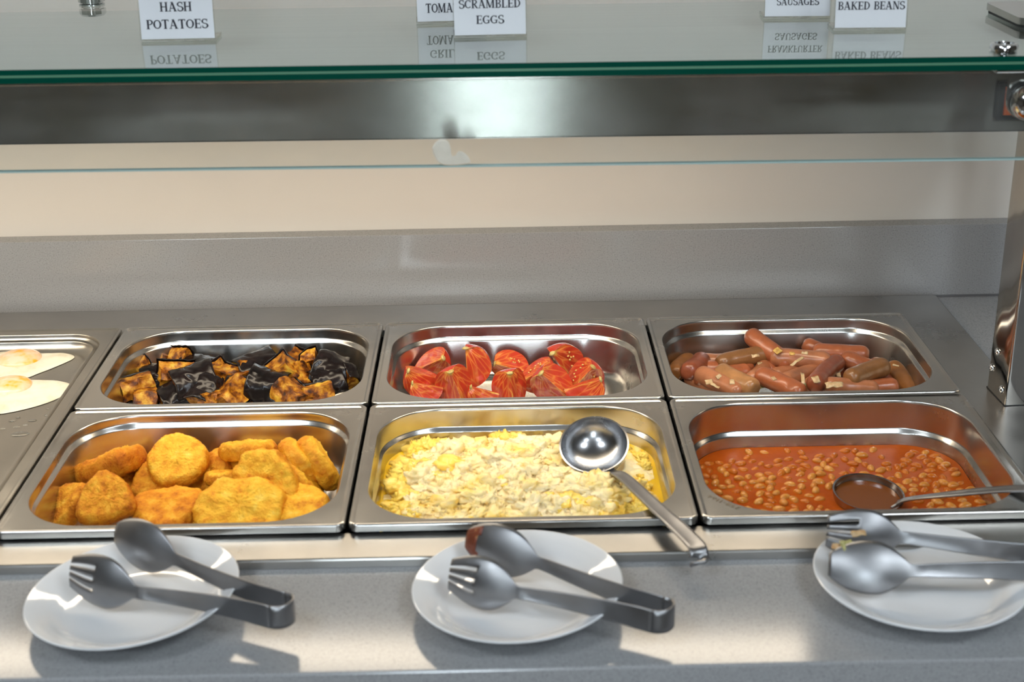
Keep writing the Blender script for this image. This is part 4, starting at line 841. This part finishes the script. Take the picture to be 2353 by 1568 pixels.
# roasted eggplant -------------------------------------------------
def eggplant_meshes(seed):
    rr = random.Random(seed); ang = rr.uniform(0.75, 1.05); R = rr.uniform(0.020, 0.024); Ln = rr.uniform(0.014, 0.019)
    na, nl, nr = 16, 14, 8
    def P(a, l, q): return Vector((R * q * math.cos(a) - R * 0.55, R * q * math.sin(a), l))
    V = []; Fc = []; ids = {}
    def vid(i, j, k):
        key = (i, j, k)
        if i == 0: key = (0, 0, k)
        if key not in ids:
            q = i / nr; a = -ang + 2 * ang * j / na; l = -Ln + 2 * Ln * k / nl
            p = P(a, l, q); shrink = 1 - 0.10 * (1 - q); p = Vector((p.x, p.y, p.z * (shrink + 0.12 * fn(p, 40, seed))))
            d = Vector((fn(p, 60, seed), fn(p, 60, seed + 3), fn(p, 60, seed + 6))) * 0.0028 + Vector((fn(p, 170, seed), fn(p, 170, seed + 2), fn(p, 170, seed + 4))) * 0.0016
            ids[key] = len(V); V.append(p + d)
        return ids[key]
    def q4(*k):
        t = []
        for v in k:
            if v not in t: t.append(v)
        if len(t) > 2: Fc.append(tuple(t))
    for i in range(nr):
        for j in range(na):
            for k, fl in ((0, True), (nl, False)):
                c = [vid(i, j, k), vid(i + 1, j, k), vid(i + 1, j + 1, k), vid(i, j + 1, k)]; q4(*(reversed(c) if fl else c))
        for k in range(nl):
            for j, fl in ((0, False), (na, True)):
                c = [vid(i, j, k), vid(i + 1, j, k), vid(i + 1, j, k + 1), vid(i, j, k + 1)]; q4(*(reversed(c) if fl else c))
    for j in range(na):
        for k in range(nl): q4(vid(nr, j, k), vid(nr, j + 1, k), vid(nr, j + 1, k + 1), vid(nr, j, k + 1))
    flesh = mesh_data('eggplant_flesh', V, Fc, M['aub_flesh'], True, 55)
    V2 = []; F2 = []; na2, nl2 = 26, 22
    for j in range(na2 + 1):
        for k in range(nl2 + 1):
            a = (-ang + 2 * ang * j / na2) * 1.06; l = (-Ln + 2 * Ln * k / nl2) * 1.07
            p = P(a, l, 1.05); w_ = 0.0018 * fn(p, 70, seed + 11) + 0.0012 * fn(p, 190, seed + 8)
            base = Vector((fn(P(a, l, 1.0), 60, seed), fn(P(a, l, 1.0), 60, seed + 3), fn(P(a, l, 1.0), 60, seed + 6))) * 0.0028
            ed_ = max(abs(2 * j / na2 - 1), abs(2 * k / nl2 - 1)); rad_ = Vector((math.cos(a), math.sin(a), 0))
            V2.append(p + base + rad_ * (abs(w_) + 0.0005 - 0.0022 * max(0, ed_ - 0.85) / 0.15 * 0.2))
    for j in range(na2):
        for k in range(nl2): b = j * (nl2 + 1) + k; F2.append((b, b + nl2 + 1, b + nl2 + 2, b + 1))
    return flesh, mesh_data('eggplant_skin', V2, F2, M['aub_skin'], True)
EM = [eggplant_meshes(k * 5 + 2) for k in range(7)]
for i, (loc, sd, s_, label) in enumerate(EGGPLANT):
    fl, sk = EM[i % 7]
    o = link(bpy.data.objects.new('eggplant_chunk', fl))
    ax = Vector((rnd.uniform(-1, 1), rnd.uniform(-0.3, 0.3), rnd.uniform(-0.5, 0.8)))
    x = Vector(sd).normalized(); z = (ax - x * ax.dot(x)).normalized(); y = z.cross(x)
    place(o, loc, Matrix((x, y, z)).transposed(), s_)
    tag(o, 'roasted eggplant, ' + label, 'eggplant', 'roasted eggplant chunks')
    k = link(bpy.data.objects.new('skin', sk), o); solidify(k, 0.0009, 1.0); k['label'] = 'glossy black skin'

# tomato wedges ----------------------------------------------------
def tomato_meshes(seed):
    R = 0.030; half = math.radians(44); nt_, na_ = 22, 18
    def pt(th, a, q=1.0):
        # flattened globe with a dimple at the stem end (+z)
        rr = R * math.sin(th) ** 0.92; zz = R * 0.88 * math.cos(th) - (0.006 * math.exp(-(th / 0.35) ** 2))
        return Vector((rr * math.cos(a) * q, rr * math.sin(a) * q, zz * (q if q < 1 else 1)))
    V = []; Fc = []
    for i in range(nt_ + 1):
        for j in range(na_ + 1):
            th = 0.02 + (PI - 0.04) * i / nt_; a = -half + 2 * half * j / na_; p = pt(th, a); V.append(p + p.normalized() * (0.0012 * fn(p, 50, seed)))
    for i in range(nt_):
        for j in range(na_): b = i * (na_ + 1) + j; Fc.append((b, b + na_ + 1, b + na_ + 2, b + 1))
    skin = mesh_data('tomato_skin', V, Fc, M['tomato_skin'], True)
    V2 = []; F2 = []; nq = 12
    for s_ in (-1, 1):
        base = len(V2)
        for i in range(nt_ + 1):
            th = 0.02 + (PI - 0.04) * i / nt_; e = pt(th, s_ * half); e = e + e.normalized() * (0.0012 * fn(e, 50, seed)); c = Vector((0.0012, 0, e.z * 0.96))
            nrm = Vector((-math.sin(half) * 1.0, s_ * math.cos(half), 0))
            for k in range(nq + 1):
                q = k / nq; p = c.lerp(e, q); bul = 0.0022 * fn(p, 75, seed + 4) + 0.0010 * fn(p, 190, seed)
                V2.append(p + nrm * (bul * math.sin(PI * min(1, q * 1.0)) if 0 < k < nq else 0))
        for i in range(nt_):
            for k in range(nq):
                b = base + i * (nq + 1) + k; q_ = (b, b + 1, b + nq + 2, b + nq + 1); F2.append(q_ if s_ > 0 else tuple(reversed(q_)))
    flesh = mesh_data('tomato_flesh', V2, F2, M['tomato_cut'], True, 60)
    sm = MB().lathe([(0.0035, 0.0), (0.0042, 0.0012), (0.0026, 0.0026), (0.0004, 0.0028)], 10, Matrix.Translation((0.0016, 0, R * 0.88 - 0.0066)))
    scar = mesh_data('stem_end', sm.v, sm.f, M['stem_scar'], True)
    sd = MB(); rr = random.Random(seed)
    for k in range(12):
        s_ = rr.choice((-1, 1)); r = rr.uniform(0.010, 0.020); z = rr.uniform(-0.012, 0.010)
        mx = Matrix.Translation((r * math.cos(half), s_ * r * math.sin(half), z)) @ Matrix.Rotation(s_ * (half + PI / 2 * s_ * 0), 4, 'Z') @ Matrix.Rotation(rr.uniform(0, PI), 4, 'Y')
        sd.lathe([(0.0002, -0.0017), (0.0011, -0.0006), (0.0012, 0.0005), (0.0002, 0.0014)], 6, mx)
    return skin, flesh, scar, mesh_data('seeds', sd.v, sd.f, M['seed'], True)
TM = [tomato_meshes(k * 3 + 1) for k in range(5)]
for i, (loc, st, sk, s_, label) in enumerate(TOMATO):
    a, b, c, d = TM[i % 5]
    o = link(bpy.data.objects.new('tomato_wedge', a)); F3 = frame(st, sk)
    shift = F3 @ Vector((-0.012, 0, 0)) * s_
    place(o, Vector(loc) + shift, F3, s_ * 0.87); tag(o, label, 'tomato wedge', 'tomato wedges in the pan')
    link(bpy.data.objects.new('cut_flesh', b), o); k = link(bpy.data.objects.new('stem_end', c), o); k['label'] = 'pale stem end'
    if i in (2, 3, 4, 5): link(bpy.data.objects.new('seeds', d), o)['kind'] = 'stuff'

# frankfurters -----------------------------------------------------
def sausage(p0, p1, col, r, label, i):
    p0, p1 = Vector(p0), Vector(p1); d = p1 - p0; ln = d.length; ln = max(ln, 0.047); Lh = ln / 2
    n1_, n2_ = 44, 28; V = []; Fc = []; bend = 0.004 * math.sin(i * 2.3) ; seed = i * 1.9
    tot = Lh + r
    for a in range(n1_ + 1):
        t = -tot + 2 * tot * a / n1_; ov = max(0.0, abs(t) - Lh) / r
        rr = r * math.sqrt(max(0.0, 1 - ov ** 2.3)); rr = max(rr, 0.0012)
        dz = -0.0022 * math.copysign(1, t) * (max(0, ov - 0.86) / 0.14) ** 2
        for b in range(n2_):
            an = 2 * PI * b / n2_; pk = 1 - 0.10 * (max(0, ov - 0.5) * 2) * (0.5 + 0.5 * math.sin(an * 9))
            p = Vector((rr * pk * math.cos(an), rr * pk * math.sin(an) + bend * (1 - (t / tot) ** 2), t + dz))
            V.append(p + Vector((math.cos(an), math.sin(an), 0)) * (0.0006 * fn(p, 90, seed) + 0.0005 * fn(p, 30, seed)))
    for a in range(n1_):
        for b in range(n2_): Fc.append((a * n2_ + b, a * n2_ + (b + 1) % n2_, (a + 1) * n2_ + (b + 1) % n2_, (a + 1) * n2_ + b))
    Fc.append(tuple(reversed(range(n2_)))); Fc.append(tuple(n1_ * n2_ + b for b in range(n2_)))
    o = obj('frankfurter', V, Fc, M['sausage_' + col], None, True)
    place(o, p0 + d.normalized() * Lh, frame(d, (0.1, 0.3, 1)))
    return tag(o, label, 'sausage', 'frankfurters in the pan')
for i, (a, b, col, r, label) in enumerate(SAUSAGE): sausage(a, b, col, r, label, i)
for i, (loc, le, wi, an, label) in enumerate(ONION):
    le *= 0.75; wi *= 0.75; nx_, ny_ = 12, 5; V = []
    for a in range(nx_ + 1):
        for b in range(ny_ + 1):
            x, y = (a / nx_ - 0.5) * le, (b / ny_ - 0.5) * wi; x *= 1 + 0.25 * fn((x, y, i), 130, i); y *= 1 + 0.3 * fn((x, y, i), 160, i + 3)
            V.append((x, y, -0.10 * (x * x + y * y) / 0.010 + 0.0014 * fn((x, y, 0), 220, i)))
    Fc = [(a * (ny_ + 1) + b, (a + 1) * (ny_ + 1) + b, (a + 1) * (ny_ + 1) + b + 1, a * (ny_ + 1) + b + 1) for a in range(nx_) for b in range(ny_)]
    o = obj('onion_piece', V, Fc, M['onion_gold'] if 'golden' in label else M['onion_green'] if 'greenish' in label else M['onion'], None, True); solidify(o, 0.0012)
    place(o, loc, frame((0, -0.45, 0.89), (math.cos(math.radians(an)), 0, math.sin(math.radians(an)) + 0.001)))
    tag(o, label, 'onion', 'onion scraps on the serving tongs' if 'tongs' in label else 'onion pieces among the frankfurters')

# baked beans ------------------------------------------------------
BZ = -0.0530
x0, x1 = C[2]; lo = []
for k, i_ in enumerate((0.0205, 0.03, 0.05, 0.075, 0.10)):
    lo.append(rrect(x0 + i_, x1 - i_, RF0 + i_, RF1 - i_, max(0.066 - (i_ - 0.0125), 0.012), 14, BZ + (0.0012 if k == 0 else 0)))
v, f = loft(lo, cap_end=True)
sauce = obj('bean_sauce', v, f, M['sauce'], None, True); tag(sauce, 'orange-red tomato sauce filling the pan of baked beans', 'sauce', None, 'stuff')
def bean_mesh(seed):
    V = []; Fc = []; nu, nv = 18, 12
    for i in range(nv + 1):
        ph = -PI / 2 + PI * i / nv
        for k in range(nu):
            a = 2 * PI * k / nu; x, y, z = 0.0058 * math.cos(ph) * math.cos(a), 0.0038 * math.cos(ph) * math.sin(a), 0.0034 * math.sin(ph)
            V.append((x, y + 0.0008 * (x / 0.0058) ** 2, z))
    for i in range(nv):
        for k in range(nu): Fc.append((i * nu + k, i * nu + (k + 1) % nu, (i + 1) * nu + (k + 1) % nu, (i + 1) * nu + k))
    return mesh_data('baked_bean', V, Fc, M['bean'], True)
bm1 = bean_mesh(0); bm2 = bm1.copy(); bm2.materials.clear(); bm2.materials.append(M['bean_dark'])
pts = []; tries = 0
while len(pts) < 280 and tries < 60000:
    tries += 1
    x, y = rnd.uniform(0.352, 0.625), rnd.uniform(-0.225, -0.030)
    ex, ey = abs(x - 0.4875) - 0.075, abs(y + 0.135) - 0.045
    if math.hypot(max(0, ex), max(0, ey)) > 0.062: continue
    dens = 0.09 + 0.90 * max(0, min(1, (-y - 0.045) / 0.09)) * (0.45 + 0.55 * max(0, min(1, (x - 0.37) / 0.10))) + 0.25 * fn((x, y, 0), 22, 3)
    if rnd.random() > dens: continue
    if (Vector((x, y)) - Vector((0.5130, -0.1450))).length < 0.043: continue
    if any((x - a) ** 2 + (y - b) ** 2 < 0.0098 ** 2 for a, b in pts): continue
    pts.append((x, y))
for i, (x, y) in enumerate(pts):
    dark = rnd.random() < (0.75 if y > -0.085 else 0.30)
    o = link(bpy.data.objects.new('baked_bean', bm2 if dark else bm1))
    o.location = (x, y, BZ - rnd.uniform(-0.0006, 0.0012) - (0.0006 if dark else 0)); o.rotation_euler = (rnd.uniform(-0.4, 0.4), rnd.uniform(-0.3, 0.3), rnd.uniform(0, 2 * PI)); s_ = rnd.uniform(0.92, 1.22); o.scale = (s_, s_, s_)
    tag(o, 'pale baked bean half sunk in the orange tomato sauce', 'baked bean', 'baked beans in sauce')

# scrambled eggs ---------------------------------------------------
x0, x1 = C[1]; lo = []
LZ = -0.0385
for i_ in (0.0182, 0.03, 0.05, 0.08, 0.11): lo.append(rrect(x0 + i_, x1 - i_, RF0 + i_, RF1 - i_, max(0.066 - (i_ - 0.0125), 0.012), 14, LZ))
v, f = loft(lo, cap_end=True)
bt = obj('melted_butter', v, f, M['butter'], None, True); tag(bt, 'pool of yellow melted butter around the scrambled eggs', 'butter', None, 'stuff')
def heap(x, y):
    """Top of the egg heap: a mound that falls away towards the pan corners."""
    u, w_ = (x - 0.1640) / 0.144, (y + 0.132) / 0.117
    d = (abs(u) ** 3.2 + abs(w_) ** 3.2) ** (1 / 3.2)
    d += 0.10 * fn((x, y, 0), 26, 2)
    dl = math.hypot(x - 0.2400, y + 0.0940)
    cut = -0.0120 - math.sqrt(max(0, 0.0375 ** 2 - dl * dl)) * 0.85 if dl < 0.0375 else 1
    return min(cut, -0.0420 + 0.0200 * max(0.0, 1 - max(0, d) ** 3.5) + 0.0035 * fn((x, y, 0), 30, 9))
egg = MB()
def in_pan(x, y, inset, r=0.058):
    ex = abs(x - (C[1][0] + C[1][1]) / 2) - ((C[1][1] - C[1][0]) / 2 - inset - r); ey = abs(y - (RF0 + RF1) / 2) - ((RF1 - RF0) / 2 - inset - r)
    return math.hypot(max(0, ex), max(0, ey)) < r if (ex > 0 or ey > 0) else True
nx_, ny_ = 190, 150; V = []; Fc = []
for a in range(nx_ + 1):
    for b in range(ny_ + 1):
        x = 0.024 + 0.277 * a / nx_; y = -0.2460 + 0.2260 * b / ny_; h = heap(x, y)
        p = Vector((x, y, 0)); c1 = noise.cell_vector(p * 90)
        vd = noise.voronoi(p * 75 + Vector((0, 0, 0.3)))[0]; vd2 = noise.voronoi(p * 170)[0]
        h += (0.0050 * (0.45 - vd[0]) + 0.0022 * (0.4 - vd2[0]) + 0.0012 * fn(p, 260, 4)) * max(0, min(1, (h + 0.046) / 0.012))
        V.append((x, y, h))
for a in range(nx_):
    for b in range(ny_):
        i = a * (ny_ + 1) + b; q_ = (i, i + ny_ + 1, i + ny_ + 2, i + 1)
        if all(in_pan(V[k][0], V[k][1], 0.0225) for k in q_): Fc.append(q_)
use = sorted({k for f in Fc for k in f}); mp = {k: j for j, k in enumerate(use)}; V = [V[k] for k in use]; Fc = [tuple(mp[k] for k in f) for f in Fc]
egg.add(V, Fc)
def curd_shape(seed, n1_=18, n2_=26):
    V = []; Fc = []
    for i in range(n1_ + 1):
        ph = -PI / 2 + PI * i / n1_
        for k in range(n2_):
            a = 2 * PI * k / n2_; p = Vector((math.cos(ph) * math.cos(a), math.cos(ph) * math.sin(a), math.sin(ph)))
            d = 0.9 + 0.65 * fn(p, 1.5, seed) + 0.45 * fn(p, 3.2, seed + 2) + 0.22 * fn(p, 7, seed + 4) + 0.10 * fn(p, 14, seed + 1); V.append(p * d)
    for i in range(n1_):
        for k in range(n2_): Fc.append((i * n2_ + k, i * n2_ + (k + 1) % n2_, (i + 1) * n2_ + (k + 1) % n2_, (i + 1) * n2_ + k))
    return V, Fc
CS = [curd_shape(k * 7.3) for k in range(14)]
yel = MB()
for k in range(860):
    x, y = rnd.uniform(0.030, 0.296), rnd.uniform(-0.240, -0.022); h = heap(x, y)
    if h < -0.0385 or not in_pan(x, y, 0.030, 0.052): continue
    edge = h < -0.030
    s_ = rnd.choice((0.003, 0.004, 0.005, 0.006, 0.008, 0.011, 0.015)); fl = rnd.uniform(0.45, 0.75)
    if math.hypot(x - 0.2400, y + 0.0940) < 0.040 + s_ * 1.3: continue
    mx = Matrix.Translation((x, y, h - s_ * 0.12 * fl)) @ Matrix.Rotation(rnd.uniform(0, 6.28), 4, 'Z') @ Matrix.Rotation(rnd.uniform(-0.5, 0.5), 4, 'X') @ Matrix.Diagonal((s_ * rnd.uniform(0.9, 1.5), s_, s_ * fl, 1))
    v, f = rnd.choice(CS); (yel if (edge or rnd.random() < 0.10) else egg).add(v, f, mx)
eo = egg.build('scrambled_egg', M['egg_curd'], None, True); tag(eo, 'heap of lumpy pale yellow scrambled egg filling the middle front pan', 'scrambled egg', None, 'stuff')
yo = yel.build('yellow_curds', M['egg_yellow'], eo, True); yo['kind'] = 'stuff'; yo['label'] = 'deeper yellow buttery curds'

# fried eggs -------------------------------------------------------
def fried_egg(cx, cy, outline, yc, yr, label):
    root = empty('fried_egg', (cx, cy, -0.0198)); tag(root, label, 'fried egg', 'fried eggs on the tray')
    ol = blob_outline([(a - cx, b - cy, 0) for a, b in outline], 6); n = len(ol); V = []; Fc = []
    c0 = Vector((yc[0] - cx, yc[1] - cy, 0)); rings = 12
    for k in range(rings + 1):
        q = k / rings
        for p in ol:
            v = c0.lerp(p, q); h = 0.0048 * (1 - q ** 5) ** 0.6 * (0.75 + 0.25 * (1 - q)) + 0.0012 * fn(v, 70, cx * 9) * (1 - q ** 4); V.append((v.x, v.y, max(0.0002, h + 0.0004)))
    for k in range(rings):
        for i in range(n): Fc.append((k * n + i, k * n + (i + 1) % n, (k + 1) * n + (i + 1) % n, (k + 1) * n + i))
    obj('egg_white', V, Fc, M['egg_white'], root, True)
    m_ = MB(); prof = [(yr * math.sin(t), 0.0040 + 0.0090 * math.cos(t)) for t in [PI / 2 * (1 - k / 10) for k in range(11)]]; prof[-1] = (0.0004, prof[-1][1])
    m_.lathe([(yr * 1.06, 0.0034)] + prof, 40, Matrix.Translation(c0)); m_.build('yolk', M['yolk'], root, True)
    return root
fried_egg(-0.435, 0.178, [(-0.502, 0.190), (-0.480, 0.216), (-0.445, 0.2165), (-0.415, 0.209), (-0.388, 0.2090), (-0.3765, 0.196), (-0.386, 0.176), (-0.405, 0.150), (-0.420, 0.1345), (-0.455, 0.132), (-0.490, 0.150)], (-0.4400, 0.186), 0.0265, 'fried egg with a pink-filmed yolk, further back on the long tray')
fried_egg(-0.420, 0.085, [(-0.490, 0.100), (-0.468, 0.124), (-0.430, 0.1275), (-0.390, 0.126), (-0.364, 0.1190), (-0.3535, 0.100), (-0.362, 0.074), (-0.385, 0.050), (-0.418, 0.034), (-0.455, 0.040), (-0.482, 0.068)], (-0.4260, 0.1030), 0.0260, 'fried egg with an orange-topped yolk, nearer the front on the long tray')
for k, (x, y, r) in enumerate([(-0.377, -0.018, 0.0066), (-0.374, 0.016, 0.0035), (-0.386, 0.000, 0.003), (-0.378, 0.004, 0.0022), (-0.396, 0.016, 0.0028), (-0.400, -0.004, 0.002), (-0.362, 0.028, 0.0018), (-0.357, 0.036, 0.002), (-0.408, -0.050, 0.003), (-0.365, 0.045, 0.0016), (-0.420, -0.025, 0.0025), (-0.392, 0.024, 0.0018)]):
    d = MB().lathe([(r, 0), (r * 0.95, 0.0006), (r * 0.6, 0.0013), (r * 0.02, 0.0016)], 20, Matrix.Translation((x, y, -0.0198)) @ Matrix.Diagonal((1.5, 1, 1, 1))).build('water_drop', M['water'], None, True)
    tag(d, 'small clear water drop on the floor of the fried egg tray', 'water drop', 'water drops on the fried egg tray')
